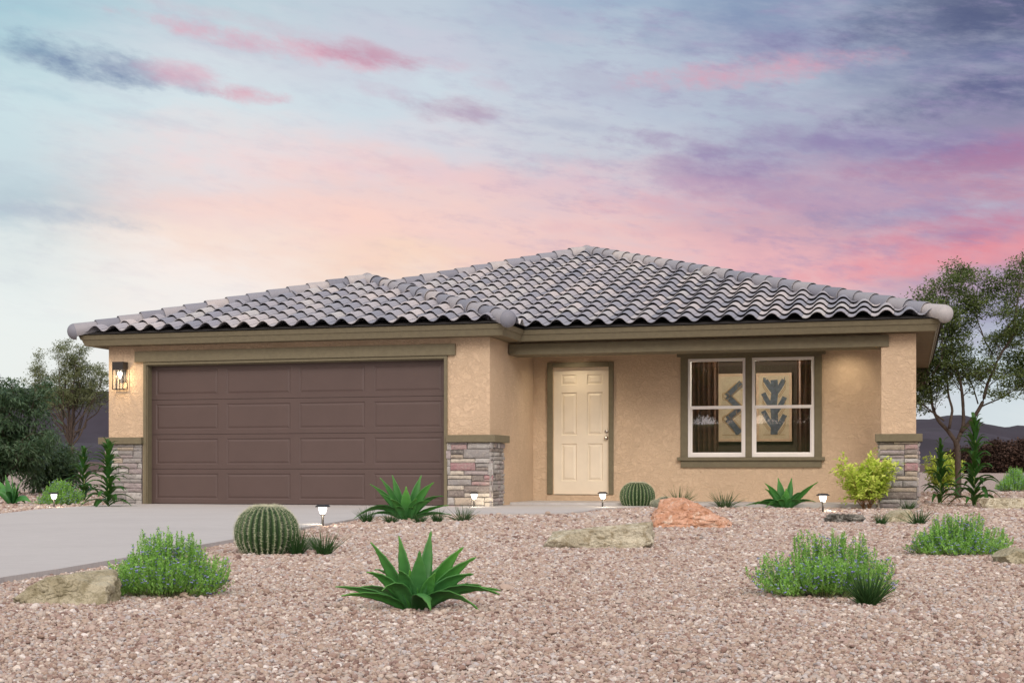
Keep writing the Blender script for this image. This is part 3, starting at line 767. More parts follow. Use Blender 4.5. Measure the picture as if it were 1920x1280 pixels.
k_ = MB(); lathe_y(k_, [(.0,0),(.029,0),(.029,.01),(.022,.018),(.0001,.019)], DX1-.048, dv, 1.14); k_.build('deadbolt', M_metal, fdo, smooth=True)
t = MB(); tw = .092
t.box(DX0-tw, DX0-.001, WV-.035, WV-.001, .136, DZ1+.08); t.box(DX1+.001, DX1+.078, WV-.035, WV-.001, .136, DZ1+.08); t.box(DX0-.001, DX1+.001, WV-.035, WV-.001, DZ1, DZ1+.08)
t.build('door_trim', M_olive, house, bevel=.006)

# window: two single-hung units with a trim post between
win = MB(); v0, v1 = WV+.002, WV+.07
mul0, mul1 = 3.405, 3.505
def unit(mb, x0, x1):
    fw = .042; zm = 1.475
    mb.box(x0, x0+fw, v0-.02, v1, WZ0, WZ1); mb.box(x1-fw, x1, v0-.02, v1, WZ0, WZ1)
    mb.box(x0+fw, x1-fw, v0-.02, v1, WZ0, WZ0+fw+.012); mb.box(x0+fw, x1-fw, v0-.02, v1, WZ1-fw, WZ1)
    mb.box(x0+fw, x1-fw, v0-.019, v1-.02, zm, zm+.048)
    mb.box(x0+fw, x0+fw+.022, v0+.004, v1-.03, WZ0+fw+.012, zm); mb.box(x1-fw-.022, x1-fw, v0+.004, v1-.03, WZ0+fw+.012, zm)
    mb.box(x0+fw+.022, x1-fw-.022, v0+.004, v1-.03, WZ0+fw+.012, WZ0+fw+.03)
unit(win, WX0, mul0); unit(win, mul1, WX1)
wino = win.build('window', M_vinyl, house, bevel=.003)
for x0, x1 in ((WX0, mul0), (mul1, WX1)):
    g = MB()
    for za, zb, vv in ((WZ0+.05, 1.48, v0+.022), (1.52, WZ1-.04, v0+.035)): g.box(x0+.04, x1-.04, vv, vv+.004, za, zb)
    g.build('pane', M_glass, wino)
t = MB(); sv = WV-.032
t.box(2.395, WX0-.0005, sv, WV-.001, .681, 2.292); t.box(WX1+.0005, 4.566, sv, WV-.001, .681, 2.292); t.box(mul0+.001, mul1-.001, sv, WV+.05, WZ0, 2.292)
t.box(WX0, mul0, sv, WV-.001, WZ1+.001, 2.292); t.box(mul1, WX1, sv, WV-.001, WZ1+.001, 2.292)
t.build('window_trim', M_olive, wino, bevel=.004)
t = MB(); t.box(2.342, 4.618, sv-.035, WV-.001, 2.293, 2.372); t.build('window_header', M_olive, wino, bevel=.004)
t = MB(); t.box(2.348, 4.612, sv-.05, WV-.001, .672, .724); t.box(2.40, 4.562, sv-.012, WV-.001, .565, .671); t.build('window_sill', M_olive, wino, bevel=.004)

# the room behind the glass
def room_wall(N, b):
    N.put(b.inputs['Base Color'], (0.085, 0.060, 0.046)); b.inputs['Roughness'].default_value = 0.9
M_room = mat('room_wall', room_wall)
M_curtain = simple('curtain_brown', (0.13, 0.07, 0.05), 0.9, 0.15, 6)
r = MB(); ry = WV+T; rb = WV+2.6
r.box(1.6, 5.74, rb, rb+.1, 0.0, 2.44); r.box(1.5, 1.6, ry, rb+.1, 0.0, 2.44); r.box(1.6, 5.74, ry, rb, -.02, .0); r.box(1.6, 5.74, ry, rb, 2.40, 2.445)
r.build('room', M_room, house)
def curtain(x0, x1):
    m_ = MB(); n = 90; vs = []; fs = []; y0 = WV+.42
    for z in (.05, 1.2, 2.38):
        for k in range(n+1):
            t_ = k/n; ph = t_*(x1-x0)/.085*2*math.pi
            vs.append((x0+(x1-x0)*t_, y0+.04*math.sin(ph+z*.3)+.008*math.sin(ph*2.3), z))
    for i in range(2):
        for k in range(n): fs.append((i*(n+1)+k, i*(n+1)+k+1, (i+1)*(n+1)+k+1, (i+1)*(n+1)+k))
    m_.add(vs, fs); return m_
for (x0, x1, lb) in ((2.30, 2.93, 'brown pleated curtain hanging inside the left half of the window'), (4.16, 4.75, 'brown pleated curtain hanging inside the right half of the window')):
    o = curtain(x0, x1).build('curtain', M_curtain, smooth=True); o.location = P0; o.rotation_euler = (0,0,-TH)
    md = o.modifiers.new('thick', 'SOLIDIFY'); md.thickness = .004
    tag(o, lb, 'curtain', 'curtains inside the window')

M_artframe = simple('pale_wood_frame', (0.74, 0.52, 0.37), 0.6, 0.06, 12)
M_mat = simple('picture_paper', (0.70, 0.58, 0.42), 0.8, 0.08, 8)
M_ink = simple('dark_paint', (0.12, 0.145, 0.19), 0.7, 0.3, 18)
M_line = simple('ochre_line', (0.42, 0.27, 0.13), 0.8, 0.1, 10)
def stroke(mb, pts, w_, y):
    for (a, b_) in zip(pts, pts[1:]):
        dx, dz = b_[0]-a[0], b_[1]-a[1]; l = math.hypot(dx, dz) or 1; nx, nz = -dz/l*w_/2, dx/l*w_/2
        mb.add([(a[0]+nx,y,a[1]+nz),(a[0]-nx,y,a[1]-nz),(b_[0]-nx,y,b_[1]-nz),(b_[0]+nx,y,b_[1]+nz)], [(0,1,2,3)])
def artwork(xc, zc, W, Hh, kind, lb):
    # corner of this thing: centre of the picture on the room's back wall
    vy = rb-.06
    t_ = empty('framed_artwork', H2W(xc, vy, zc), -TH); tag(t_, lb, 'picture', 'framed abstract pictures on the room wall')
    f_ = MB(); a = W/2; b_ = Hh/2; fw = .045
    f_.box(-a, -a+fw, -.025, .03, -b_, b_); f_.box(a-fw, a, -.025, .03, -b_, b_); f_.box(-a+fw, a-fw, -.025, .03, -b_, -b_+fw); f_.box(-a+fw, a-fw, -.025, .03, b_-fw, b_)
    f_.build('frame', M_artframe, t_, bevel=.004)
    p_ = MB(); p_.box(-a+fw, a-fw, 0, .02, -b_+fw, b_-fw); p_.build('paper', M_mat, t_)
    ink = MB(); ln = MB(); y = -.0025
    ia, ib = a*.62, b_*.80
    def clip(p): return (max(-ia, min(ia, p[0])), max(-ib, min(ib, p[1])))
    def curve(p0, p1, p2, n=12): return [((1-t)**2*p0[0]+2*t*(1-t)*p1[0]+t*t*p2[0], (1-t)**2*p0[1]+2*t*(1-t)*p1[1]+t*t*p2[1]) for t in [i/n for i in range(n+1)]]
    yy = [0]
    def st(mb, pts, w_): yy[0] += .00012; stroke(mb, [clip(p) for p in pts], w_, y-yy[0])
    if kind:      # branching upright shapes
        for s_, z0 in ((1,-.9),(1,-.25),(1,.45),(-1,-.75),(-1,-.1),(-1,.55)):
            c_ = curve((0, z0*ib), (s_*ia*.55, (z0+.25)*ib), (s_*ia*.98, (z0+.62)*ib)); st(ink, c_, .085)
            for o_ in (.05, .08): st(ln, [(x+s_*o_, z_-.05) for x, z_ in c_], .010)
        st(ink, [(0,-ib),(.012,-.4*ib),(-.01,.1*ib),(.015,.6*ib),(.0,ib)], .12)
    else:         # zigzag bands with loops
        z = [-.95,-.42,-.05,.42,.9]; xs = [.55,-.55,.6,-.6,.75]
        pp = [(xs[i]*ia, z[i]*ib) for i in range(5)]; st(ink, pp, .12)
        for o_ in (-.075,.075,-.10,.10): st(ln, [(x+o_, zz+.01) for x, zz in pp], .009)
        for i in (1,3): st(ln, [(pp[i][0]-.02+.07*math.cos(t), pp[i][1]+.07*math.sin(t)) for t in [k*.5 for k in range(13)]], .009)
        for i in (2,4): st(ln, [(pp[i][0]+.0+.07*math.cos(t), pp[i][1]-.05+.07*math.sin(t)) for t in [k*.5 for k in range(13)]], .009)
    # the outline of the printed field
    for q in (((-ia,-ib),(ia,-ib)),): stroke(ln, q, .008, y-.004)
    ln.build('line_work', M_line, t_); ink.build('painted_shape', M_ink, t_)
def proj_x(px, V):
    t_ = (px-960)/2667.0; ax = P0.x+V*math.sin(TH); ay = P0.y+V*math.cos(TH)
    X = (t_*ay-ax)/(math.cos(TH)+t_*math.sin(TH)); return X, ay-X*math.sin(TH)
vy = WV+2.54
xa, ya = proj_x(1342, vy); xb, yb_ = proj_x(1409, vy); xc_, _ = proj_x(1418, vy); xd, yd = proj_x(1485, vy)
zt = CAM_H+(883-701)*ya/2667; zb_ = CAM_H+(883-828)*ya/2667
artwork((xa+xb)/2, (zt+zb_)/2, xb-xa, zt-zb_, 0, 'pale framed picture with dark zigzag bands, behind the left half of the window')
artwork((xc_+xd)/2, (zt+zb_)/2, xd-xc_, zt-zb_, 1, 'pale framed picture with dark branching shapes, behind the right half of the window')

# ledge stone veneer
SC = {'g':(.30,.29,.29),'l':(.44,.43,.42),'w':(.60,.55,.47),'p':(.44,.30,.30),'r':(.40,.22,.24),'b':(.21,.18,.165),'d':(.14,.13,.125),'t':(.46,.39,.31),'m':(.34,.295,.305)}
def ledge(mb, face, u0, u1, z0, z1, rnd, col):
    """one rough stone: face(u, d, z) maps along-wall, outward depth, height"""
    out = rnd.uniform(.018, .045); g = .0035; u0 += g; u1 -= g; z0 += g; z1 -= g
    if u1-u0 < .01 or z1-z0 < .008: return
    nu = max(2, min(8, int((u1-u0)/.035)+1)); nz_ = max(2, min(4, int((z1-z0)/.025)+1)); grid = []
    sd_ = rnd.uniform(0, 50); rim = min(.010, (z1-z0)*.22)
    for j in range(nz_+1):
        row = []
        for i in range(nu+1):
            u = u0+(u1-u0)*i/nu; z = z0+(z1-z0)*j/nz_
            d = out+.011*noise.noise(Vector((u*13, z*17, sd_)))
            if i in (0, nu) or j in (0, nz_): d -= rim*1.1
            u += .004*noise.noise(Vector((u*20, z*30, sd_+5))); z += .004*noise.noise(Vector((u*15, z*30, sd_+9)))
            row.append((u, d, z))
        grid.append(row)
    vs = [face(*p) for r_ in grid for p in r_]; W_ = nu+1; fs = []
    for j in range(nz_):
        for i in range(nu): a = j*W_+i; fs.append((a, a+1, a+W_+1, a+W_))
    ring = [i for i in range(W_)]+[j*W_+nu for j in range(1, nz_+1)]+[nz_*W_+i for i in range(nu-1, -1, -1)]+[j*W_ for j in range(nz_-1, 0, -1)]
    flat = [p for r_ in grid for p in r_]; n0 = len(vs)
    vs += [face(flat[i][0], -.004, flat[i][2]) for i in ring]
    m_ = len(ring)
    for q in range(m_): fs.append((ring[(q+1)%m_], ring[q], n0+q, n0+(q+1)%m_))
    k = rnd.uniform(.86, 1.12); mb.add(vs, fs, tuple(min(1, c*k) for c in SC[col]))
def random_stones(mb, face, U, z0, z1, seed, pal='glmgpwbtgm', hs=(.045,.06,.075,.10,.055)):
    rnd = random.Random(seed); z = z0
    while z < z1-.02:
        h = rnd.choice(hs); h = min(h, z1-z)
        if z1-z-h < .03: h = z1-z
        u = 0.0
        while u < U-.01:
            L = rnd.uniform(.10,.34)
            if U-u-L < .07: L = U-u
            if h > .085 and rnd.random() < .5:
                s_ = rnd.uniform(.4,.6); ledge(mb, face, u, u+L, z, z+h*s_, rnd, rnd.choice(pal)); ledge(mb, face, u, u+L, z+h*s_, z+h, rnd, rnd.choice(pal))
            else: ledge(mb, face, u, u+L, z, z+h, rnd, rnd.choice(pal))
            u += L
        z += h
def mapped(mb, face, rows, px0, px1, py0, py1, U, z0, z1, seed):
    rnd = random.Random(seed)
    for (a, b_, c_, d_, col) in rows:
        ledge(mb, face, (a-px0)/(px1-px0)*U, (b_-px0)/(px1-px0)*U, z1-(d_-py0)/(py1-py0)*(z1-z0), z1-(c_-py0)/(py1-py0)*(z1-z0), rnd, col)
ven = MB()
# centre pier, front face then its return
ux0, ux1 = -.655, .055
C1 = [(130,190,335,432,'l'),(190,395,335,362,'m'),(190,388,362,425,'p'),(396,705,335,416,'l'),(190,350,427,485,'d'),(130,190,434,535,'m'),(190,345,486,532,'t'),(347,690,418,528,'g'),
 (138,182,535,625,'l'),(183,488,535,582,'w'),(138,182,627,735,'l'),(182,492,584,680,'r'),(494,690,530,588,'l'),(494,655,590,640,'g'),(494,655,641,682,'b'),(655,712,590,735,'l'),
 (183,352,684,735,'w'),(354,655,684,735,'m'),(145,443,737,786,'w'),(445,598,737,812,'b'),(600,712,737,790,'r'),(150,443,788,862,'g'),(600,712,791,813,'p'),(445,690,814,864,'p'),(690,712,814,864,'m'),
 (145,350,864,922,'w'),(352,712,866,952,'b'),(150,357,924,1008,'b'),(357,712,954,1006,'w'),(145,235,1008,1105,'l'),(235,445,1010,1105,'t'),(445,606,1010,1105,'w'),(607,712,1006,1065,'w'),
 (150,305,1107,1165,'p'),(305,606,1107,1165,'l'),(607,712,1067,1165,'w')]
mapped(ven, lambda u,d,z: (ux0+u, -.012-d, z), C1, 130, 712, 335, 1165, ux1-ux0+.0, -.06, .925, 1)
random_stones(ven, lambda u,d,z: (.012+d, u-.05, z), .70, -.06, .925, 7, 'glmgbmgl')
ven.build('stone_veneer', M_veneer, house, attr='col'); ven = MB()
# left pier
random_stones(ven, lambda u,d,z: (-6.27+u, -.012-d, z), .645, -.06, .925, 12, 'lglmlgtgl', (.075,.095,.06,.12,.085))
random_stones(ven, lambda u,d,z: (-6.227-d, .65-u, z), .70, -.06, .925, 13, 'lgmpgb')
ven.build('stone_veneer', M_veneer, house, attr='col'); ven = MB()
# right pillar, four sides
C2 = [(150,320,400,425,'b'),(320,605,400,425,'t'),(155,450,428,487,'t'),(452,605,425,480,'p'),(155,450,490,535,'m'),(452,600,481,533,'b'),(158,270,540,586,'l'),(272,445,540,576,'m'),(447,605,535,574,'t'),
 (155,270,590,657,'r'),(275,445,578,655,'l'),(447,605,576,622,'l'),(155,275,660,745,'l'),(275,445,657,755,'g'),(447,608,623,707,'r'),(455,600,709,757,'t'),(355,600,759,805,'t'),(155,355,747,805,'m'),
 (300,428,808,875,'g'),(429,600,808,875,'g'),(155,300,808,875,'l'),(155,590,878,925,'t'),(155,590,926,1000,'b'),(155,400,1002,1045,'l'),(400,600,1002,1090,'g'),(155,400,1046,1090,'m'),(155,600,1092,1130,'m')]
px0_, px1_ = 5.44, 5.97
mapped(ven, lambda u,d,z: (px0_+u, PV-.012-d, z), C2, 150, 606, 400, 1130, px1_-px0_, -.06, .92, 3)
random_stones(ven, lambda u,d,z: (px1_-.012+d, PV-.02+u, z), .51, -.06, .92, 21)
random_stones(ven, lambda u,d,z: (px0_+.012-d, PV+.49-u, z), .51, -.06, .92, 22)
random_stones(ven, lambda u,d,z: (px1_-u, PV+.47+d, z), .53, -.06, .92, 23)
vo_ = ven.build('stone_veneer', M_veneer, house, attr='col')
mo = MB()
mo.box(-.66, .012, -.014, -.0005, -.1, .92); mo.box(.0005, .013, .0, .65, -.1, .92)
mo.build('mortar_backing', M_mortar, house); mo = MB()
mo.box(-6.228, -5.62, -.014, -.0005, -.1, .92); mo.box(-6.228, -6.2155, .0, .65, -.1, .92)
mo.build('mortar_backing', M_mortar, house); mo = MB()
mo.box(px0_+.012, px1_-.012, PV-.014, PV+.475, -.1, .92)
mo.build('mortar_backing', M_mortar, house)
cp = MB()
def capbox(x0, x1, y0, y1): cp.box(x0, x1, y0, y1, .926, 1.032)
capbox(-.645, .105, -.085, -.0008); capbox(.0008, .105, -.0008, .70)
cp.build('stone_cap', M_olive, house, bevel=.006); cp = MB()
capbox(-6.355, -5.602, -.085, -.0008); capbox(-6.355, -6.2158, -.0008, .70)
cp.build('stone_cap', M_olive, house, bevel=.006); cp = MB()
cp.box(5.385, 6.03, PV-.085, PV+.55, .922, 1.0305)
cp.build('stone_cap', M_olive, house, bevel=.006)

# wall lantern
def lantern():
    t_ = tag(empty('wall_lantern', H2W(-5.965, 0, 1.77), -TH), 'lit black box lantern on the stucco left of the garage door', 'wall lamp')
    W, Hh, D = .19, .43, .14; a = W/2; y0, y1 = -D-.02, -.02; bt = .011
    f_ = MB(); f_.box(-a, a, y0, y1, Hh-.125, Hh); 
    for x in (-a, a-bt):
        for y in (y0, y1-bt): f_.box(x, x+bt, y, y+bt, bt, Hh-.126)
    for x in (-a+.058, a-.058-bt): f_.box(x, x+bt*.8, y0+.001, y0+bt*.8, bt, Hh-.127)
    f_.box(-a, a, y0, y0+bt, 0, bt); f_.box(-a, a, y1-bt, y1, 0, bt); f_.box(-a, -a+bt, y0+bt, y1-bt, 0, bt); f_.box(a-bt, a, y0+bt, y1-bt, 0, bt)
    f_.box(-.055, .055, -.019, -.001, .12, .36); f_.build('frame', M_black, t_)
    g = MB()
    g.lathe([(.012,.0),(.014,.02),(.026,.045),(.036,.07),(.034,.095),(.02,.112),(.0001,.118)], 16, (0, (y0+y1)/2, .17)); g.build('bulb', M_bulb, t_, smooth=True)
    s_ = MB(); s_.lathe([(.016,0),(.016,.05)], 12, (0, (y0+y1)/2, Hh-.17-.0)); s_.build('socket', M_black, t_)
    g = MB(); q = .003
    g.box(-a+bt+q, a-bt-q, y0+.013, y0+.015, bt, Hh-.128); g.build('glass_panel', M_glass, t_)
    l = bpy.data.objects.new('lantern_light', bpy.data.lights.new('lantern_light', 'POINT')); COL.objects.link(l); l.parent = t_
    l.data.energy = 6.5; l.data.color = (1, .72, .42); l.data.shadow_soft_size = .03; l.location = (.0, (y0+y1)/2-.045, .2)
lantern()
# recessed lights in the porch ceiling
for i, (X, lb) in enumerate(((.72, 'lit recessed light in the porch ceiling above the front door'), (4.95, 'lit recessed light in the porch ceiling above the right end of the window'))):
    t_ = tag(empty('recessed_light', H2W(X, 2.08, 2.449), -TH), lb, 'ceiling light', 'porch ceiling lights')
    m_ = MB(); m_.lathe([(.075,0),(.075,-.006),(.055,-.008),(.055,0)], 24); m_.build('trim_ring', M_vinyl, t_, smooth=True)
    m_ = MB(); m_.lathe([(.0001,-.003),(.054,-.003)], 24); m_.build('lens', emis('lens_glow', (1,.82,.55), 4.0), t_)
    l = bpy.data.objects.new('porch_light', bpy.data.lights.new('porch_light', 'SPOT')); COL.objects.link(l); l.parent = t_
    l.data.energy = 30; l.data.color = (1,.84,.62); l.data.spot_size = R(150); l.data.spot_blend = 1.0; l.data.shadow_soft_size = .05; l.location = (0,0,-.02)
# added lamp, unseen above the window header, brightens the room and pictures
t_ = tag(empty('room_fill_light', H2W(3.46, WV+.42, 2.39), -TH), 'added unseen light brightening the room behind the window', 'ceiling light')
m_ = MB(); m_.lathe([(.0001,-.05),(.08,-.045),(.11,-.02),(.11,0)], 20); m_.build('fill_diffuser', emis('fill_glow', (1,.8,.55), 3.0), t_, smooth=True)
l = bpy.data.objects.new('room_light', bpy.data.lights.new('room_light', 'POINT')); COL.objects.link(l); l.parent = t_; l.location = (0,.25,-.06)
l.data.energy = 120; l.data.color = (1,.88,.74); l.data.shadow_soft_size = .1

# ------------------------------------------------------------------ path lights
def path_light():
    t_ = empty('path_light')
    m_ = MB(); m_.tube([(0,0,-.03),(0,0,.112)], .0115, 12); m_.lathe([(.0115,.105),(.024,.113),(.026,.120),(.0001,.121)], 16); m_.build('post', M_black, t_, smooth=False)
    m_ = MB(); m_.lathe([(.0001,.1215),(.022,.122),(.033,.140),(.0395,.165),(.042,.188),(.0001,.189)], 24); m_.build('globe', M_glow, t_, smooth=True)
    m_ = MB(); m_.box(-.055,.055,-.055,.055,.190,.197)
    m_.add([(-.055,-.055,.197),(.055,-.055,.197),(.055,.055,.197),(-.055,.055,.197),(-.036,-.036,.214),(.036,-.036,.214),(.036,.036,.214),(-.036,.036,.214)],
           [(0,1,5,4),(1,2,6,5),(2,3,7,6),(3,0,4,7),(4,5,6,7)]); m_.build('cap', M_black, t_)
    l = bpy.data.objects.new('lamp_glow', bpy.data.lights.new('lamp_glow', 'POINT')); COL.objects.link(l); l.parent = t_
    l.data.energy = 2.6; l.data.color = (1,.84,.62); l.data.shadow_soft_size = .015; l.location = (.02,-.055,.115)
    return t_
def copy_tree(o):
    c_ = o.copy(); COL.objects.link(c_)
    for ch in list(o.children):
        d_ = ch.copy(); COL.objects.link(d_); d_.parent = c_
        for g_ in list(ch.children):
            e_ = g_.copy(); COL.objects.link(e_); e_.parent = d_
    return c_
PLS = [((605,987), 1.0, 'lit path light beside the driveway, right of the largest round cactus'), ((101,952), .95, 'lit path light in front of the flowering shrub left of the driveway'),
       ((889,953), 1.0, 'lit path light in front of the stone pier right of the garage door'), ((1130,953), 1.0, 'lit path light in front of the front door'),
       ((1543,960), 1.02, 'lit path light between the agave under the window and the yellow green bush')]
p0 = None
for i, (pp, s_, lb) in enumerate(PLS):
    o = path_light() if p0 is None else copy_tree(p0)
    p0 = p0 or o
    q = at(*pp, z=-.028); o.location = q; o.scale = (s_*1.0,)*3 if q.y < 18 else (s_*1.12,)*3
    o.rotation_euler = (0,0,-TH+R(8*i)); tag(o, lb, 'path light', 'path lights along the driveway and porch')

# ------------------------------------------------------------------ agaves
def agave_mesh(name, tips, wid, seed):
    rnd = random.Random(seed); mb = MB(); NS_, NA = 18, 6
    for (tx, ty, tz, arch, wk) in tips:
        tip = Vector((tx, ty, tz)); hor = Vector((tx, ty, 0)); h = hor.length or .01; hd = hor/h
        base = hd*.022+Vector((0,0,-.01)); L = (tip-base).length
        ctl = base+hd*h*.34+Vector((0,0, max(tz*.5, 0)+arch*1.25+.01)); W = wid*wk
        side0 = hd.cross(Vector((0,0,1))).normalized()*-1
        rows = []; tw = rnd.uniform(-.25,.25)
        for i in range(NS_+1):
            s_ = i/NS_
            p = base*(1-s_)**2+ctl*2*s_*(1-s_)+tip*s_*s_
            d = ((ctl-base)*(1-s_)+(tip-ctl)*s_).normalized()
            n_ = side0.cross(d).normalized()
            n_ = n_+Vector((0,-.8-1.6*max(0, d.z)**2,0)); n_ = (n_-d*n_.dot(d)).normalized()
            sd0 = d.cross(n_).normalized()
            sd_ = (sd0*math.cos(tw*s_)+n_*math.sin(tw*s_)).normalized(); nn = d.cross(sd_).normalized()*-1
            if nn.dot(n_) < 0: nn = -nn
            wv = W*(.18*(1-s_)**2.2+math.sin(math.pi*min(1, s_**.9))**.75*.92)*(1-s_**6)
            if s_ > .93: wv = W*.34*(1-s_)/.07*.6+.0006
            ch = .42*(1-s_*.55)
            row = []
            for k in range(NA+1):
                q = k/NA*2-1; row.append(p+sd_*q*wv*.5*math.cos(ch*abs(q))+nn*(abs(q)**1.6)*wv*.5*math.sin(ch)*1.0+nn*.0015*math.sin(s_*40+q))
            rows.append(row)
        vs = []; fs = []; cs = []
        n0 = len(mb.v)
        for i, row in enumerate(rows):
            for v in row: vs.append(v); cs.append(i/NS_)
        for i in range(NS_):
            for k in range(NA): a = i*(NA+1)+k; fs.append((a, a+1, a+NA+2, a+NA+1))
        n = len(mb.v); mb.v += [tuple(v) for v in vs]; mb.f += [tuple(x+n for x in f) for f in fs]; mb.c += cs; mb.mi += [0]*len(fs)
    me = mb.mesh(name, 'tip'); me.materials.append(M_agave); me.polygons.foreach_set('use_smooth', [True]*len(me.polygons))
    return me
AG1 = [(-.18,.02,.262,.02,.95),(-.073,.06,.285,.02,1.0),(.056,.07,.306,.02,.95),(.02,-.08,.235,.01,1.15),(.185,.03,.243,.03,1.0),(.235,.0,.205,.03,.95),
       (.225,-.05,.142,.05,1.1),(.325,-.03,.062,.09,1.0),(.25,-.16,.012,.11,1.05),(.07,-.24,.022,.10,1.25),(-.19,-.03,.148,.05,.9),(-.31,-.03,.092,.03,.7),
       (-.28,-.09,.062,.045,.8),(-.12,-.13,.085,.09,1.1),(-.06,-.10,.16,.05,1.0),(.33,.06,.07,.06,.7),(-.17,.1,.15,.06,.8),(.10,.16,.17,.04,.9),(-.25,.14,.07,.06,.8),(.25,.17,.08,.06,.8),(-.02,.18,.11,.06,.9),
       (-.02,-.05,.16,.01,.9),(.08,-.07,.15,.02,.9)]
m1 = agave_mesh('agave', AG1, .062, 2)
AG2 = [(-.40,.05,.40,.06,.9),(-.30,.12,.47,.05,.9),(-.16,.05,.50,.03,1.1),(.16,.05,.50,.03,1.0),(.0,-.05,.38,.02,1.2),(.30,.0,.42,.08,1.0),(.40,.02,.27,.12,.9),(.26,-.15,.22,.10,1.0),
       (-.56,-.05,.03,.24,1.1),(-.44,.06,.05,.12,.6),(-.16,-.16,.24,.08,1.0),(.50,.0,.06,.10,.7),(.46,.02,.17,.06,.6),(.12,-.14,.25,.05,1.0),(-.28,-.05,.30,.06,.9),(-.2,.2,.2,.1,.9),(.2,.25,.2,.1,.9),(.0,.3,.2,.1,.9),(.08,-.1,.15,.08,1.0),(-.1,-.12,.16,.08,1.0)]
m2 = agave_mesh('agave', AG2, .105, 5)
AG3 = [(-.30,.0,.37,.05,1.0),(-.29,.05,.29,.05,.9),(-.10,.05,.45,.02,1.1),(.10,.05,.45,.02,1.1),(.0,-.05,.30,.02,1.1),(.47,.0,.39,.02,1.0),(.30,.05,.22,.13,.8),(.42,-.05,.10,.12,1.0),
       (-.57,.0,.05,.12,.9),(-.45,-.05,.06,.16,1.0),(-.30,-.06,.02,.16,.9),(.20,-.12,.10,.12,1.0),(-.14,-.12,.12,.10,1.0),(.15,.2,.25,.05,.9),(-.2,.2,.2,.1,.9),(.05,-.1,.16,.05,1.0),(-.06,-.08,.2,.05,1.0)]
m3 = agave_mesh('agave', AG3, .105, 9)
def place_agave(me, px, py, rzv, s_, lb):
    o = link('agave', me, None, None, at(px, py, -.035)); o.rotation_euler = (0,0,rzv); o.scale = (s_,)*3
    md = o.modifiers.new('flesh', 'SOLIDIFY'); md.thickness = .004
    tag(o, lb, 'agave', 'agaves in the gravel beds')
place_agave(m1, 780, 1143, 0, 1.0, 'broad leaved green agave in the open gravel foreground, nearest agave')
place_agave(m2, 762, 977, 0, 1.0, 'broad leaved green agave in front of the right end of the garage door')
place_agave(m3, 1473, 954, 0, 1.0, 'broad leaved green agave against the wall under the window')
place_agave(m3, 22, 947, 2.4, 1.08, 'broad leaved green agave cut by the left edge of the photo')

# ------------------------------------------------------------------ lavender like flowering shrubs
def lavender(name, rx, ry, hh, n, seed, lobes):
    rng = np.random.default_rng(seed); rnd = random.Random(seed)
    P=[];D=[];Nn=[];L=[];Wd=[]; fP=[];fD=[];fN=[]
    stems = MB()
    for i in range(n):
        a = rnd.uniform(0, 2*math.pi); r = math.sqrt(rnd.random())
        x0, y0 = r*math.cos(a), r*math.sin(a)
        # outline: several domes
        hmax = 0
        for (lx, ly, lr, lh) in lobes:
            q = 1-((x0-lx)**2+(y0-ly)**2)/lr**2
            if q > 0: hmax = max(hmax, lh*math.sqrt(q))
        if hmax < .12: hmax = .12+.1*rnd.random()
        H_ = hh*hmax*rnd.uniform(.72, 1.08)
        b0 = Vector((x0*rx*.62, y0*ry*.62, 0)); lean = Vector((x0*rx*.40, y0*ry*.40, 0))+Vector((rnd.gauss(0,.02), rnd.gauss(0,.02), 0))
        tip = b0+lean+Vector((0,0,H_))
        k = int(H_/.0085)+4; pts = []
        for j in range(k):
            t = j/(k-1); p = b0.lerp(tip, t)+lean*(.25*math.sin(t*math.pi)); pts.append(p)
            if t < .18: continue
            for q in range(2 if t < .8 else 3):
                ang = rnd.uniform(0, 6.283); e = rnd.uniform(.35, .95)
                d = (math.cos(ang)*e, math.sin(ang)*e, rnd.uniform(.45,1.0))
                P.append(tuple(p)); D.append(d); Nn.append((rnd.gauss(0,.4), rnd.gauss(0,.4), 1)); L.append(rnd.uniform(.013,.024)*(1.15-.4*t)); Wd.append(rnd.uniform(.0045,.0070))
            if t > .35 and rnd.random() < .17:
                ang = rnd.uniform(0, 6.283); c_ = p+Vector((math.cos(ang), math.sin(ang), .3))*rnd.uniform(.006,.014)
                for q in range(4):
                    a2 = ang+q*1.57; fP.append(tuple(c_)); fD.append((math.cos(a2), math.sin(a2), rnd.uniform(-.2,.7))); fN.append((math.cos(ang)*.6, math.sin(ang)*.6, .6))
        if i % 3 == 0: stems.tube([b0, b0.lerp(tip,.5)+lean*.25, tip], [.0016,.0012,.0006], 3, cap=False)
    V, F = leaf_cards(P, D, Nn, np.array(L), np.array(Wd)); mf = np_mesh('foliage', V, F); mf.materials.append(M_lav)
    V, F = leaf_cards(fP, fD, fN, .0080, .0070); mw = np_mesh('flowers', V, F); mw.materials.append(M_lavf)
    ms = stems.mesh('stems'); ms.materials.append(M_stalk)
    print(name, len(P), 'leaves'); return mf, mw, ms
LV1 = lavender('a', .30, .24, .29, 620, 3, [(-.15,0,.62,1.0),(.25,.1,.5,.95),(-.75,0,.35,.55),(.75,0,.36,.62),(.2,-.6,.5,.6),(-.3,-.6,.5,.6),(0,0,1.0,.62)])
LV2 = lavender('b', .33, .25, .28, 620, 11, [(-.18,.1,.45,1.0),(.15,.1,.42,.98),(-.72,0,.36,.66),(.72,0,.38,.58),(0,-.5,.7,.6),(0,0,1.0,.55),(.45,.1,.4,.9)])
def place_lav(ms, px, py, rzv, sx, sy, sz, lb):
    t_ = empty('flowering_shrub', at(px, py, -.035), rzv); t_.scale = (sx, sy, sz); tag(t_, lb, 'shrub', 'low green shrubs with tiny blue flowers')
    for nm, me in zip(('foliage','flowers','stems'), ms): link(nm, me, None, t_)
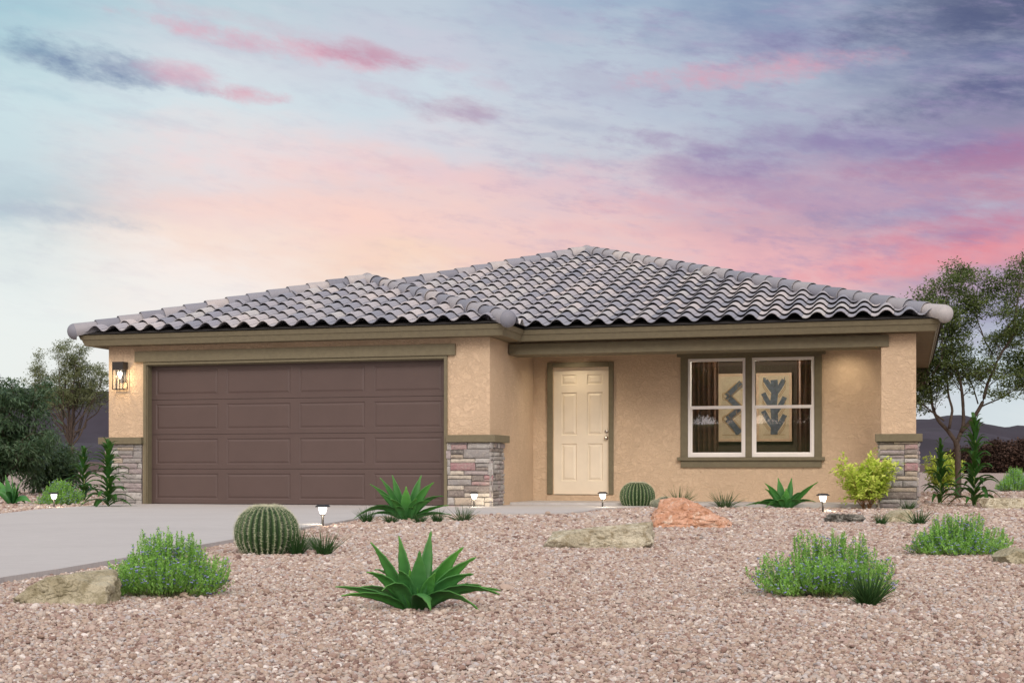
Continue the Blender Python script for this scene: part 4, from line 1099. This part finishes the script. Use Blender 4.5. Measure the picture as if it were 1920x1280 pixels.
place_lav(LV1, 315, 1117, 0, .88, .88, .98, 'bushy bright green shrub with tiny blue flowers beside the pale rock at the driveway edge')
place_lav(LV2, 1547, 1117, 0, .93, .9, 1.0, 'bushy bright green shrub with tiny blue flowers behind a dark grass tuft, right foreground')
place_lav(LV2, 1800, 1040, 3.5, 1.12, 1.0, .96, 'spreading green shrub with tiny blue flowers left of the rock at the right edge')
place_lav(LV1, 112, 948, 2.2, 1.55, 1.4, 1.42, 'green shrub with tiny blue flowers by the path light left of the driveway')
place_lav(LV1, 1905, 921, .8, 2.1, 2.0, 2.2, 'pale green shrub standing behind the flat pale rock near the right edge')

# ------------------------------------------------------------------ grass tufts
def tuft_mesh(seed, n, spread, m_):
    rnd = random.Random(seed); mb = MB()
    for i in range(n):
        a = rnd.uniform(0, 6.283); r = math.sqrt(rnd.random())*.16; b0 = Vector((r*math.cos(a), r*math.sin(a), -.02))
        a2 = a+rnd.gauss(0,.5); ln = rnd.uniform(.45, 1.05); tilt = abs(rnd.gauss(0, .32))*spread+r*1.3
        d = Vector((math.cos(a2)*math.sin(tilt), math.sin(a2)*math.sin(tilt), math.cos(tilt)))
        droop = rnd.uniform(.05,.35)*ln*math.sin(tilt); sd_ = d.cross(Vector((rnd.gauss(0,1), rnd.gauss(0,1), .3))).normalized(); w_ = rnd.uniform(.010,.017)
        vs = []; fs = []
        for j in range(6):
            t = j/5; p = b0+d*ln*t-Vector((0,0,1))*droop*t*t+Vector((math.cos(a2), math.sin(a2),0))*droop*.7*t*t
            wv = w_*(1-t**1.5)+.001; vs += [p-sd_*wv, p+sd_*wv]
        for j in range(5): fs.append((2*j, 2*j+1, 2*j+3, 2*j+2))
        mb.add(vs, fs)
    me = mb.mesh('grass_tuft'); me.materials.append(m_); return me
T_big = tuft_mesh(1, 300, 1.0, M_grass); T_a = tuft_mesh(2, 150, .9, M_grass); T_b = tuft_mesh(3, 120, 1.3, M_grass); T_g = tuft_mesh(4, 110, 1.35, M_grassg)
def place_tuft(me, px, py, h, wide, rzv, lb, cat='grass tuft'):
    q = at(px, py, -.035); s_ = h/2667*q.y
    o = link('grass_tuft', me, None, None, q); o.rotation_euler = (0,0,rzv); o.scale = (s_*wide, s_*wide, s_)
    tag(o, lb, cat, 'dark ornamental grass tufts')
for a in [(T_big,1628,1135,78,1.0,0,'large dark grass tuft in front of the flowering shrub in the right foreground'),
 (T_a,490,1040,60,1.05,1,'dark grass tuft against the lower right of the largest round cactus'),
 (T_a,557,1040,64,.95,2.2,'dark grass tuft just right of the small grey cactus in the gravel'),
 (T_a,607,1041,56,1.15,3.1,'rightmost of the three dark grass tufts beside the largest round cactus'),
 (T_a,688,980,34,1.1,.4,'small grass tuft at the left foot of the agave by the garage'),
 (T_b,733,981,28,1.4,1.4,'second small grass tuft from the left at the foot of the garage agave'),
 (T_b,787,981,27,1.2,2.0,'third small grass tuft from the left at the foot of the garage agave'),
 (T_a,820,980,31,1.1,2.6,'small grass tuft between the agave by the garage and the larger grey green tuft'),
 (T_g,868,978,42,1.15,0,'wide grey green grass tuft in front of the stone pier'),
 (T_g,1275,951,50,1.0,1,'grey green grass tuft behind the orange rock'),
 (T_g,1358,953,42,1.2,2,'grey green grass tuft between the orange rock and the agave under the window'),
 (T_a,1652,985,30,1.1,1,'small dark grass tuft right of the flat grey rock'),
 (T_b,1703,957,26,1.3,2,'grass tuft at the foot of the right stone pillar'),
 (T_b,1722,984,42,1.25,3,'wide dark grass tuft right of the small tan rock')]:
    place_tuft(*a)

# ------------------------------------------------------------------ round cacti
def barrel_cactus(R_, flat, ribs, seed, spine_d, spl):
    rnd = random.Random(seed); mb = MB(); nu = ribs*8; nv = 40; vs = []; fs = []; cs = []
    def pos(u, v):
        ph = -math.pi/2*.86+v*math.pi*.93
        rr = math.cos(ph)**.80 if math.cos(ph) > 0 else 0
        z = math.sin(ph)
        k = abs(math.sin(ribs*u/2)); rib = 1-.13*(1-k**.75)*min(1, rr*1.6)
        dimple = -.10*math.exp(-(rr/.22)**2) if z > 0 else 0
        return Vector((rr*rib*math.cos(u)*R_, rr*rib*math.sin(u)*R_, (z*flat+dimple)*R_)), k
    for j in range(nv+1):
        for i in range(nu):
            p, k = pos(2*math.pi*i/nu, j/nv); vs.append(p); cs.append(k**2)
    for j in range(nv):
        for i in range(nu): a = j*nu+i; b_ = j*nu+(i+1)%nu; fs.append((a, b_, b_+nu, a+nu))
    n = 0; mb.v = [tuple(v) for v in vs]; mb.f = fs; mb.c = cs; mb.mi = [0]*len(fs)
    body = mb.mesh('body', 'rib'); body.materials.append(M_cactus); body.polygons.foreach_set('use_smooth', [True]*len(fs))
    sp = MB()
    for r_ in range(ribs):
        u0 = (2*math.pi*r_+math.pi)/ribs
        v = .12
        while v < .985:
            p, _ = pos(u0, v); ctr = Vector((0,0,0)); nrm = Vector((p.x, p.y, p.z*1.0)).normalized()
            for q in range(6 if v < .8 else 9):
                d = (nrm*rnd.uniform(.25,1.0)+Vector((rnd.gauss(0,.6), rnd.gauss(0,.6), rnd.gauss(0,.6)))).normalized()
                if d.dot(nrm) < .05: d = (d+nrm*.5).normalized()
                l = spl*rnd.uniform(.6,1.15); s_ = d.cross(Vector((rnd.gauss(0,1),rnd.gauss(0,1),rnd.gauss(0,1)))).normalized()*spl*.04
                b0 = p-nrm*.001; sp.add([b0-s_, b0+s_, b0+d*l], [(0,1,2)])
            v += spine_d
    # woolly crown
    for q in range(500):
        a = rnd.uniform(0, 6.283); rr = R_*.34*math.sqrt(rnd.random()); b0 = Vector((rr*math.cos(a), rr*math.sin(a), R_*(flat-.03-.05*(rr/R_)**2*4-.08*math.exp(-(rr/R_/.22)**2))))
        d = Vector((rnd.gauss(0,.5), rnd.gauss(0,.5), 1)).normalized(); s_ = d.cross(Vector((rnd.gauss(0,1),rnd.gauss(0,1),.1))).normalized()*spl*.05
        sp.add([b0-s_, b0+s_, b0+d*spl*rnd.uniform(.5,1.0)], [(0,1,2)])
    spm = sp.mesh('spines'); spm.materials.append(M_spine); return body, spm
bb, ss_ = barrel_cactus(.205, .86, 30, 1, .026, .024)
t_ = tag(empty('barrel_cactus', at(500, 1037, -.03)+Vector((0,0,.135))), 'largest round ribbed green barrel cactus with pale spines beside the driveway', 'cactus', 'round cacti')
link('body', bb, None, t_); link('spines', ss_, None, t_); t_.scale = (1.02,1.02,1.02)
bb, ss_ = barrel_cactus(.262, .82, 28, 2, .026, .024)
t_ = tag(empty('barrel_cactus', at(1195, 951, -.03)+Vector((0,0,.165))), 'round ribbed green barrel cactus standing right of the front door', 'cactus', 'round cacti')
link('body', bb, None, t_); link('spines', ss_, None, t_); t_.scale = (1.0,1.0,1.0)
def small_cactus(px, py, wpx, hpx, lb, seed):
    q = at(px, py, -.03); R_ = wpx/2/2667*q.y; H_ = hpx/2667*q.y; mb = MB(); nu, nv = 48, 16; vs = []; fs = []
    for j in range(nv+1):
        ph = -.5+(math.pi/2+.5)*j/nv
        for i in range(nu):
            u = 2*math.pi*i/nu; k = 1-.05*(1-abs(math.sin(8*u/2*1.5)))
            vs.append((R_*math.cos(ph)*k*math.cos(u), R_*math.cos(ph)*k*math.sin(u), H_*.55+H_*.45*math.sin(ph) if ph > 0 else H_*.55+H_*.9*math.sin(ph)))
    for j in range(nv):
        for i in range(nu): a = j*nu+i; b_ = j*nu+(i+1)%nu; fs.append((a, b_, b_+nu, a+nu))
    mb.add(vs, fs); t_ = tag(empty('small_cactus', q), lb, 'cactus', 'round cacti')
    mb.build('body', M_greyc, t_, smooth=True)
    rnd = random.Random(seed); sp = MB()
    for k in range(1100):
        u = rnd.uniform(0, 6.283); ph = math.asin(rnd.uniform(-.3, 1)); n_ = Vector((math.cos(ph)*math.cos(u), math.cos(ph)*math.sin(u), math.sin(ph)))
        p = Vector((n_.x*R_*.98, n_.y*R_*.98, H_*.55+H_*.45*n_.z if n_.z > 0 else H_*.55+H_*.9*n_.z)); d = (n_+Vector((rnd.gauss(0,.5), rnd.gauss(0,.5), rnd.gauss(0,.5)))).normalized()
        s_ = d.cross(Vector((rnd.gauss(0,1),rnd.gauss(0,1),.1))).normalized()*R_*.012; sp.add([p-s_, p+s_, p+d*R_*.13], [(0,1,2)])
    sp.build('spines', M_spine, t_)
small_cactus(533, 1037, 40, 32, 'small fuzzy grey cactus between the dark grass tufts by the largest cactus', 1)
small_cactus(585, 1031, 34, 24, 'small fuzzy grey cactus half hidden behind the right grass tufts by the largest cactus', 2)
small_cactus(1231, 952, 24, 16, 'small fuzzy grey cactus touching the right side of the cactus by the door', 3)
small_cactus(1247, 950, 32, 19, 'small fuzzy grey cactus behind the left end of the orange rock', 4)

# ------------------------------------------------------------------ rocks
def rock(px, py, wpx, hpx, dep, planes, m_, lb, seed, rzv=0.0, rough=.06, name='rock', sink=.2):
    q = at(px, py, -.035); k = q.y/2667; W_, Hh = wpx*k/2, hpx*k
    bm = bmesh.new(); bmesh.ops.create_icosphere(bm, subdivisions=6, radius=1.0)
    rnd = random.Random(seed); pl = [(Vector(n_).normalized(), d_) for n_, d_ in planes]
    for _ in range(9): pl.append((Vector((rnd.gauss(0,1), rnd.gauss(0,1), rnd.gauss(0,.8))).normalized(), rnd.uniform(.88,1.02)))
    sd_ = seed*7.31
    for v in bm.verts:
        d = v.co.normalized(); r_ = 9
        for n_, dd in pl:
            c_ = d.dot(n_)
            if c_ > .03: r_ = min(r_, dd/c_)
        r_ = min(r_, 1.25)
        nz_ = noise.fractal(d*2.2+Vector((sd_,0,0)), 1.0, 2.1, 6)*rough*1.3
        rd = abs(noise.noise(d*3.4+Vector((0,sd_,0)))); nz_ -= max(0, .10-rd)*rough*9
        nz_ += noise.fractal(d*9+Vector((0,0,sd_)), 1.0, 2.1, 4)*rough*.35
        v.co = d*(r_+nz_)
    zs = [v.co.z for v in bm.verts]; xs = [v.co.x for v in bm.verts]; zt_ = max(zs); x0, x1 = min(xs), max(xs); zb0 = -.45
    for v in bm.verts:
        x = ((v.co.x-x0)/(x1-x0)*2-1)*W_; z = (v.co.z-zb0)/(zt_-zb0)*Hh
        v.co = Vector((x, v.co.y*dep, z))
    bm.normal_update(); me = bpy.data.meshes.new(name); bm.to_mesh(me); bm.free(); me.materials.append(m_)
    me.polygons.foreach_set('use_smooth', [True]*len(me.polygons))
    o = link(name, me, None, None, q+Vector((0, dep*.8, 0))); o.rotation_euler = (0,0,rzv); tag(o, lb, 'rock', 'landscape rocks in the gravel')
rock(105, 1135, 196, 62, .15, [((-.22,0,1),.46),((-.75,0,.75),.62),((.25,-.3,.9),.52),((0,-1,.35),.55),((1,0,.1),.95),((-.3,-.9,.3),.6),((-.5,-.2,.9),.55)], M_rockt, 'long tan boulder touching the flowering shrub at the lower left', 3)
rock(1125, 1029, 216, 50, .16, [((-.22,0,1),.40),((0,-1,.12),.60),((1,0,0),.98),((-.6,-.2,.8),.62),((-1,0,.3),.98),((-.1,-.35,.9),.50)], M_rockp, 'long flat pale rock in front of the orange rock', 8, rough=.05)
rock(1301, 991, 160, 58, .27, [((-.42,-.5,.8),.56),((.5,-.3,.8),.52),((0,-1,.1),.75),((-1,0,.3),.88),((.75,0,.75),.60),((.1,-.8,.5),.66),((.9,-.3,.2),.9)], M_rocko, 'orange pink boulder between the round cactus and the window', 5, rough=.085)
rock(1590, 981, 76, 18, .2, [((0,0,1),.45),((0,-1,.3),.7)], M_rockg, 'flat dark grey rock in the gravel under the path light', 14, rough=.16)
rock(1688, 981, 58, 27, .16, [((-.4,-.2,.9),.6),((0,-1,.2),.7)], M_rockt, 'small tan rock between two grass tufts near the right pillar', 17)
rock(1893, 955, 96, 22, .3, [((0,0,1),.42),((0,-1,.2),.7),((-1,0,.4),.9)], M_rockp, 'flat pale rock behind the right flowering shrubs at the right edge', 21)
rock(1915, 1058, 72, 30, .14, [((-.5,0,.85),.55),((.2,-.2,.9),.6),((0,-1,.2),.7)], M_rockt, 'tan rock cut by the right edge beside the spreading flowering shrub', 23)

# ------------------------------------------------------------------ yellow green bushes
def bush(name_, seed, nst, hh, rr, mleaf, mtwig, leafL, leafW, nl=7):
    rnd = random.Random(seed); st = MB(); P=[];D=[];Nn=[];L=[];Wd=[]
    def spray(p, d, n_, l):
        for k in range(n_):
            t = k/max(1,n_-1); c_ = p+d*l*t
            for s_ in (0,1):
                v = Vector((rnd.gauss(0,1), rnd.gauss(0,1), rnd.gauss(0,.45))); v -= d*v.dot(d)*.6; v.normalize()
                P.append(tuple(c_+v*.003)); D.append(tuple(v*.8+d*.6)); Nn.append((rnd.gauss(0,.35), rnd.gauss(0,.35)-.2, 1)); L.append(leafL*rnd.uniform(.6,1.15)); Wd.append(leafW*rnd.uniform(.7,1.15))
    for i in range(nst):
        a = rnd.uniform(0, 6.283); tl = rnd.uniform(.05, .95)
        d = Vector((math.cos(a)*tl*rr/hh, math.sin(a)*tl*rr/hh, 1)).normalized(); ln = hh*rnd.uniform(.55,1.02)/max(d.z,.6)*(1-.22*tl)
        p = Vector((math.cos(a)*.04, math.sin(a)*.04, 0)); pts = [p]
        for k in range(7):
            d = (d+Vector((rnd.gauss(0,.13), rnd.gauss(0,.13), .06))).normalized(); p = p+d*ln/7; pts.append(p)
            if k >= 1:
                for q in range(3):
                    bd = (d+Vector((rnd.gauss(0,.8), rnd.gauss(0,.8), rnd.gauss(0,.4)+.1))).normalized(); bl = rnd.uniform(.05,.13)*hh/.5
                    st.tube([p, p+bd*bl*.5, p+bd*bl], [.0016,.0012,.0006], 3, cap=False); spray(p+bd*bl*.35, bd, nl, bl*.75)
        st.tube(pts, [.004*(1-.8*k/7) for k in range(8)], 4, cap=False)
    V, F = leaf_cards(P, D, Nn, np.array(L), np.array(Wd)); mf = np_mesh('foliage', V, F); mf.materials.append(mleaf)
    ms = st.mesh('stems'); ms.materials.append(mtwig); return mf, ms
YB = bush('y', 3, 34, .72, .80, M_yel, M_twig, .080, .040, 3)
def place_bush(ms, q, rzv, s_, lb, name='leafy_bush', group='yellow green bushes', cat='bush'):
    t_ = empty(name, q, rzv); t_.scale = s_; tag(t_, lb, cat, group)
    for nm, me in zip(('foliage','stems'), ms): link(nm, me, None, t_)
place_bush(YB, at(1625, 955), 0, (1.0,1.0,1.0), 'loose yellow green bush in front of the right stone pillar')
place_bush(YB, at(1771, 926), 2, (.95,.95,1.25), 'loose yellow green bush behind the tall leafy stalks at the right')

# ------------------------------------------------------------------ tall single stalks with whorled leaves
def stalk_mesh(seed, whorls, hh, leaf):
    rnd = random.Random(seed); st = MB(); lf = MB(); ln = []
    n = 14; pts = [Vector((.012*math.sin(i*.8+seed), .01*math.cos(i*.6), hh*.94*i/n)) for i in range(n+1)]
    st.tube(pts, [.011*(1-.65*i/n) for i in range(n+1)], 6)
    cnt = whorls*5
    for k in range(cnt):
        t = k/(cnt-1); z = hh*(.03+.90*t); a = k*2.39996+rnd.gauss(0,.25)
        L_ = leaf*(1.05-.45*t)*rnd.uniform(.8,1.15); el = R(12+48*t+rnd.gauss(0,10)); dr = L_*rnd.uniform(.22,.5)*(1-t*.6)
        hd = Vector((math.cos(a), math.sin(a), 0)); d = hd*math.cos(el)+Vector((0,0,1))*math.sin(el); sd_ = hd.cross(Vector((0,0,1)))
        b0 = Vector((0,0,z)); W_ = L_*.21; vs = []; fs = []
        for j in range(9):
            s_ = j/8; p = b0+d*L_*s_*(1.0)+Vector((0,0,L_*.18*math.sin(s_*math.pi)))-Vector((0,0,dr*s_**2.3))
            wv = W_*(math.sin(math.pi*min(1,(.06+.94*s_))**.85)**.8)*.5+.0008
            nn = Vector((0,0,1))*wv*.5
            vs += [p-sd_*wv+nn, p, p+sd_*wv+nn]
        for j in range(8): b_ = 3*j; fs += [(b_,b_+1,b_+4,b_+3),(b_+1,b_+2,b_+5,b_+4)]
        lf.add(vs, fs)
    a_ = lf.mesh('leaves'); a_.materials.append(M_stemleaf); b_ = st.mesh('stalk'); b_.materials.append(M_stalk); return a_, b_
SK1 = stalk_mesh(1, 9, .98, .36); SK2 = stalk_mesh(4, 13, 1.32, .42)
for ms, px, py, h_, s_, lb in ((SK1, 157, 941, 99, 1.35, 'dark green leafy stalk, leftmost of the two left of the garage pier'), (SK2, 203, 953, 124, 1.35, 'tall dark green leafy stalk rising against the left stone pier'),
                          (SK1, 1764, 947, 119, 1, 'dark green leafy stalk, the shorter of the pair right of the stone pillar'), (SK2, 1828, 951, 166, 1, 'tallest dark green leafy stalk, standing near the right edge')):
    q = at(px, py, -.035); hw = h_/2667*q.y; k = hw/(.98 if ms is SK1 else 1.32)
    t_ = empty('leafy_stalk', q, px*.37); t_.scale = (k*s_,k*s_,k); tag(t_, lb, 'plant', 'tall leafy stalks')
    for nm, me in zip(('leaves','stalk'), ms): link(nm, me, None, t_)

# ------------------------------------------------------------------ trees
def grow(limbs, seed, sub_len, tiers, leaf_n, leafL, leafW, flat, mleaf, droop=0.0, start=.25, updir=.5, clump=.10, dens=1.0, every=1, name='tree', label='', loc=(0,0,0), group=None, cat='tree', base_first=True):
    """limbs: list of (points, r0, r1); grows twigs off them and leaf clumps at the twig ends"""
    rnd = random.Random(seed); rng = np.random.default_rng(seed); br = MB(); tr = MB(); tips = []
    def twig(p, d, ln, r_, tier):
        pts = [p]; n = 4; q = p.copy()
        for k in range(n):
            d = (d+Vector((rnd.gauss(0,.22), rnd.gauss(0,.22), rnd.gauss(0,.16)+updir*.16-droop*.2))).normalized(); q = q+d*ln/n; pts.append(q.copy())
            if tier > 0:
                for _ in range(2 if k else 1):
                    sd_ = (d+Vector((rnd.gauss(0,.75), rnd.gauss(0,.75), rnd.gauss(0,.4)+updir*.2))).normalized(); twig(q.copy(), sd_, ln*rnd.uniform(.42,.68), r_*.5, tier-1)
            elif k >= 1: tips.append((q.copy(), d.copy()))
        if r_ > .0012: br.tube(pts, [r_*(1-.7*i/n) for i in range(n+1)], 4 if r_ < .01 else 6, cap=False)
        if tier == 0: tips.append((q.copy(), d.copy()))
    for li, (pts, r0, r1) in enumerate(limbs):
        pts = [Vector(p) for p in pts]; fine = []
        for i in range(len(pts)-1):
            for k in range(4):
                t = k/4; p_1 = pts[max(i-1,0)]; p2_ = pts[min(i+2,len(pts)-1)]; a, b_ = pts[i], pts[i+1]
                v = .5*((2*a)+(b_-p_1)*t+(2*p_1-5*a+4*b_-p2_)*t*t+(3*a-p_1-3*b_+p2_)*t**3) if p_1 is not a else a.lerp(b_, t)
                fine.append(v)
        fine.append(pts[-1]); m_ = len(fine)-1
        (tr if li == 0 and base_first else br).tube(fine, [r0+(r1-r0)*i/m_ for i in range(m_+1)], 8, cap=True)
        if li == 0 and base_first: continue
        for i in range(m_+1):
            t = i/m_
            if t < start: continue
            for _ in range(every):
                if rnd.random() > dens: continue
                d0 = (fine[min(i+1,m_)]-fine[max(i-1,0)]).normalized()
                d = (d0*.7+Vector((rnd.gauss(0,.8), rnd.gauss(0,.8), rnd.gauss(0,.45)+updir*.4))).normalized()
                twig(fine[i], d, sub_len*rnd.uniform(.6,1.2)*(1.1-.45*t), max(.0035, (r0+(r1-r0)*t)*.42), tiers)
    n = len(tips); tp = np.array([tuple(t[0]) for t in tips]); td = np.array([tuple(t[1]) for t in tips])
    P = np.repeat(tp, leaf_n, 0)+rng.normal(0, clump, (n*leaf_n, 3))*np.array([1,1,flat])
    D_ = np.repeat(td, leaf_n, 0)*.5+rng.normal(0, .7, (n*leaf_n, 3))*np.array([1,1,.5])+np.array([0,0,-droop])
    Nn = rng.normal(0,.5,(n*leaf_n,3))+np.array([0,-.2,1.0])
    V, F = leaf_cards(P, D_, Nn, leafL*rng.uniform(.6,1.2,n*leaf_n), leafW*rng.uniform(.7,1.2,n*leaf_n))
    t_ = tag(empty(name, loc), label, cat, group)
    if base_first: tr.build('trunk', M_bark, t_, smooth=True)
    br.build('branches', M_bark, t_, smooth=True)
    me = np_mesh('crown', V, F); link('crown', me, mleaf, t_)
    print(name, label[:20], n*leaf_n, 'leaves'); return t_
def limb_from_px(pts, y0, base, jit, r0, r1, seed):
    rnd = random.Random(seed); out = []; dy = 0
    for i, p in enumerate(pts):
        if i: dy += rnd.gauss(0, jit)
        out.append(Vector(((p[0]-960)/2667*y0-base.x, dy, CAM_H+(883-p[1])/2667*y0-base.z)))
    return (out, r0, r1)
YT = 27.0; bs = Vector(((1797-960)/2667*YT, YT, -.04))
LM = [([(1797,936),(1797,900),(1796,865),(1795,840),(1792,824)], .085, .075),
 ([(1794,830),(1781,806),(1768,786),(1758,762),(1752,735),(1744,702),(1738,668),(1733,640)], .058, .014),
 ([(1770,788),(1752,768),(1738,758),(1724,748)], .024, .010),
 ([(1780,803),(1786,770),(1783,740),(1777,705),(1775,668),(1779,630),(1785,590)], .040, .010),
 ([(1795,828),(1806,800),(1808,770),(1804,736),(1800,706),(1794,674),(1790,640),(1797,600),(1806,560),(1812,520)], .055, .010),
 ([(1802,810),(1820,785),(1834,755),(1845,722),(1851,692),(1863,664),(1876,634),(1884,600),(1890,560),(1900,515)], .056, .010),
 ([(1824,780),(1842,762),(1864,750),(1888,736),(1912,722),(1936,706)], .026, .008),
 ([(1852,694),(1872,674),(1884,655),(1902,644),(1920,636),(1945,622)], .024, .008),
 ([(1834,757),(1826,725),(1822,700),(1812,682)], .020, .008),
 ([(1862,664),(1846,645),(1838,622),(1834,596),(1838,560),(1846,530)], .022, .008),
 ([(1746,706),(1760,680),(1762,645),(1760,610),(1764,575),(1775,545)], .024, .008),
 ([(1733,645),(1742,610),(1744,590),(1738,568)], .014, .007),
 ([(1876,634),(1896,600),(1915,570),(1935,545),(1950,520)], .026, .008),
 ([(1851,692),(1880,700),(1905,694),(1930,690)], .016, .006)]
limbs = [limb_from_px(p, YT, bs, .0 if i == 0 else .11, r0, r1, i) for i, (p, r0, r1) in enumerate(LM)]
limbs = [(p_, a_*.72, b_*.72) for p_, a_, b_ in limbs]
grow(limbs, 5, .52, 1, 8, .066, .028, .45, M_tleaf, start=.3, updir=.35, clump=.085, dens=.85, every=1, name='tree', label='airy green tree with many forking limbs standing right of the house', loc=bs)

# slender pale tree far left
def radial_limbs(hh, trunk_h, nl, spread, r0, seed, lean=0.0, top=1.0, rag=.86):
    rnd = random.Random(seed); L_ = [([(0,0,0),(.01*hh,0,trunk_h*.5),(0,.01*hh,trunk_h),(.01*hh,0,trunk_h*1.35)], r0, r0*.75)]
    for i in range(nl):
        a = i*2.39996+rnd.gauss(0,.3); s_ = spread*rnd.uniform(.15,1.0); z0 = trunk_h*rnd.uniform(.75,1.3); top_ = hh*(1-.32*(s_/spread)**1.6)*rnd.uniform(rag, 1.0)*top
        p = [Vector((0,0,z0))]
        for k in range(1, 7):
            t = k/6; p.append(Vector((math.cos(a)*s_*t**.8+rnd.gauss(0,.012*hh), math.sin(a)*s_*t**.8+rnd.gauss(0,.012*hh), z0+(top_-z0)*t**1.1)))
        L_.append((p, r0*.42, r0*.08))
    return L_
def gz_at(y): return ground_z(y)
YL = 96.0
grow(radial_limbs(8.9, 2.2, 24, 3.1, .15, 7), 8, 1.15, 1, 5, .15, .06, .40, M_tleaf2, start=.38, updir=.3, clump=.15, dens=.5, every=1, label='slender pale green tree with a rounded crown left of the garage, farther off', loc=((133-960)/2667*YL, YL, gz_at(YL)-.05))
# dense dark evergreen nearer at the left edge
YD = 30.0
DARK = grow(radial_limbs(2.65, .35, 26, 1.35, .05, 19, rag=.45), 18, .50, 1, 4, .14, .030, .8, M_dleaf, droop=.5, start=.1, updir=.3, clump=.06, dens=.34, every=1, label='dense dark evergreen with drooping leaves at the left edge', loc=((2-960)/2667*YD, YD, -.05))
YD2 = 33.0
grow(radial_limbs(1.75, .3, 11, .75, .04, 27, rag=.4), 28, .42, 1, 4, .13, .028, .8, M_dleaf, droop=.5, start=.02, updir=.1, clump=.09, dens=.42, every=1, label='smaller dark evergreen just right of the one at the left edge', loc=((92-960)/2667*YD2, YD2, -.05))
# brown scrub on the horizon at the right and left
def scrub(px, py, wpx, hpx, y, lb, seed):
    k = y/2667; z = gz_at(y)-.1; H_ = hpx*k; rr = wpx*k/2
    L_ = [([(0,0,0),(0,0,H_*.1)], .1, .08)]
    rnd = random.Random(seed)
    for i in range(22):
        a = i*2.4; s_ = rr*math.sqrt((i+.5)/22)*.86; L_.append(([Vector((math.cos(a)*s_*.3,math.sin(a)*s_*.3,0)), Vector((math.cos(a)*s_*.8,math.sin(a)*s_*.8,H_*.4)), Vector((math.cos(a)*s_,math.sin(a)*s_,H_*(1-.45*(s_/rr)**2)*rnd.uniform(.75,1)))], .05, .02))
    grow(L_, seed, H_*.33, 1, 9, .21, .12, .8, M_bleaf, start=.1, updir=.1, clump=.16, dens=.9, name='scrub_bush', label=lb, loc=((px-960)*k, y, z), group='brown scrub bushes on the horizon', cat='bush', base_first=False)
scrub(1872, 882, 96, 54, 88, 'large dark brown scrub bush on the horizon right of the tall stalks', 3)
scrub(1940, 882, 80, 58, 92, 'dark brown scrub bush on the horizon cut by the right edge', 5)
scrub(1808, 882, 60, 40, 95, 'low dark brown scrub bush on the horizon behind the tree trunk', 7)
scrub(112, 884, 36, 20, 92, 'low red brown scrub bush on the horizon left of the slender tree', 9)

# ------------------------------------------------------------------ across the street, behind the camera (seen in the window's reflection)
def lawn(N, b):
    v = N.obj(); c = N.mix(N.ss(N.noise(v, 1.3, 6, .65), .35, .65), (0.10,0.14,0.035), (0.20,0.22,0.07))
    c = N.mix(N.m('MULTIPLY', N.ss(N.noise(v, 30, 4, .6), .4, .7), .4), c, (0.06,0.09,0.025)); N.put(b.inputs['Base Color'], c); b.inputs['Roughness'].default_value = .9
def build_bank():
    V = []; F = []; nx, ny = 40, 16
    for j in range(ny+1):
        t = j/ny; y = -9-16*t
        for i in range(nx+1):
            x = -30+60*i/nx; V.append((x, y, -.1+3.0*t*t*(3-2*t)+.12*noise.noise(Vector((x*.3, y*.3, 2)))*t))
    V += [(-30+60*i/nx, -60, 2.9) for i in range(nx+1)]
    for j in range(ny+1):
        for i in range(nx): a = j*(nx+1)+i; F.append((a, a+nx+1, a+nx+2, a+1))
    me = bpy.data.meshes.new('lawn_bank'); me.from_pydata(V, [], F)
    tag(link('lawn_bank', me, mat('lawn', lawn), smooth=True), kind='structure')
build_bank()
tb = None
for i, (x, y, s_, rzv) in enumerate(((-9.2,-19,1.0,0),(-13.4,-21,1.15,1.3),(-16.5,-17,.9,2.2),(-5.0,-23,1.1,3.0),(-1.0,-20,.95,4.1))):
    if tb is None:
        tb = grow(radial_limbs(5.6, 1.3, 18, 2.6, .13, 37), 38, .9, 1, 4, .16, .07, .6, M_tleaf, start=.12, updir=.3, clump=.16, dens=.6, label='x', loc=(x, y, 1.6), group='trees across the street'); o = tb
    else: o = copy_tree(tb); o.location = (x, y, 1.6)
    o.scale = (s_,)*3; o.rotation_euler = (0,0,rzv)
    o['label'] = ('bushy green tree across the street straight behind the photographer to the left', 'largest bushy green tree on the grass bank across the street', 'smallest bushy green tree, farthest left across the street', 'bushy green tree across the street, farthest back on the grass bank', 'bushy green tree across the street nearest to straight behind the camera')[i]

# dark evergreens added on that bank to cover sky glare in the window
for i, (x, y, s_, rzv) in enumerate(((-18,-23.0,1.5,.4),(-15.2,-22.0,1.7,1.9),(-12.3,-23.2,1.45,3.3),(-9.6,-22.2,1.65,4.4),(-6.9,-23.0,1.5,5.6),(-4.0,-22.4,1.7,.9),(-1.2,-23.0,1.5,2.7),(1.8,-22.5,1.6,3.9))):
    o = copy_tree(DARK); o.location = (x, y, 2.3); o.scale = (s_,)*3; o.rotation_euler = (0,0,rzv); o['group'] = 'added evergreens covering the sky glare in the window'
    o['label'] = ('leftmost added dark evergreen on the bank across the street', 'second added dark evergreen from the left on the bank across the street', 'third added dark evergreen from the left on the bank across the street', 'fourth added dark evergreen from the left on the bank across the street', 'fourth added dark evergreen from the right on the bank across the street', 'third added dark evergreen from the right on the bank across the street', 'second added dark evergreen from the right on the bank across the street', 'rightmost added dark evergreen on the bank across the street')[i]
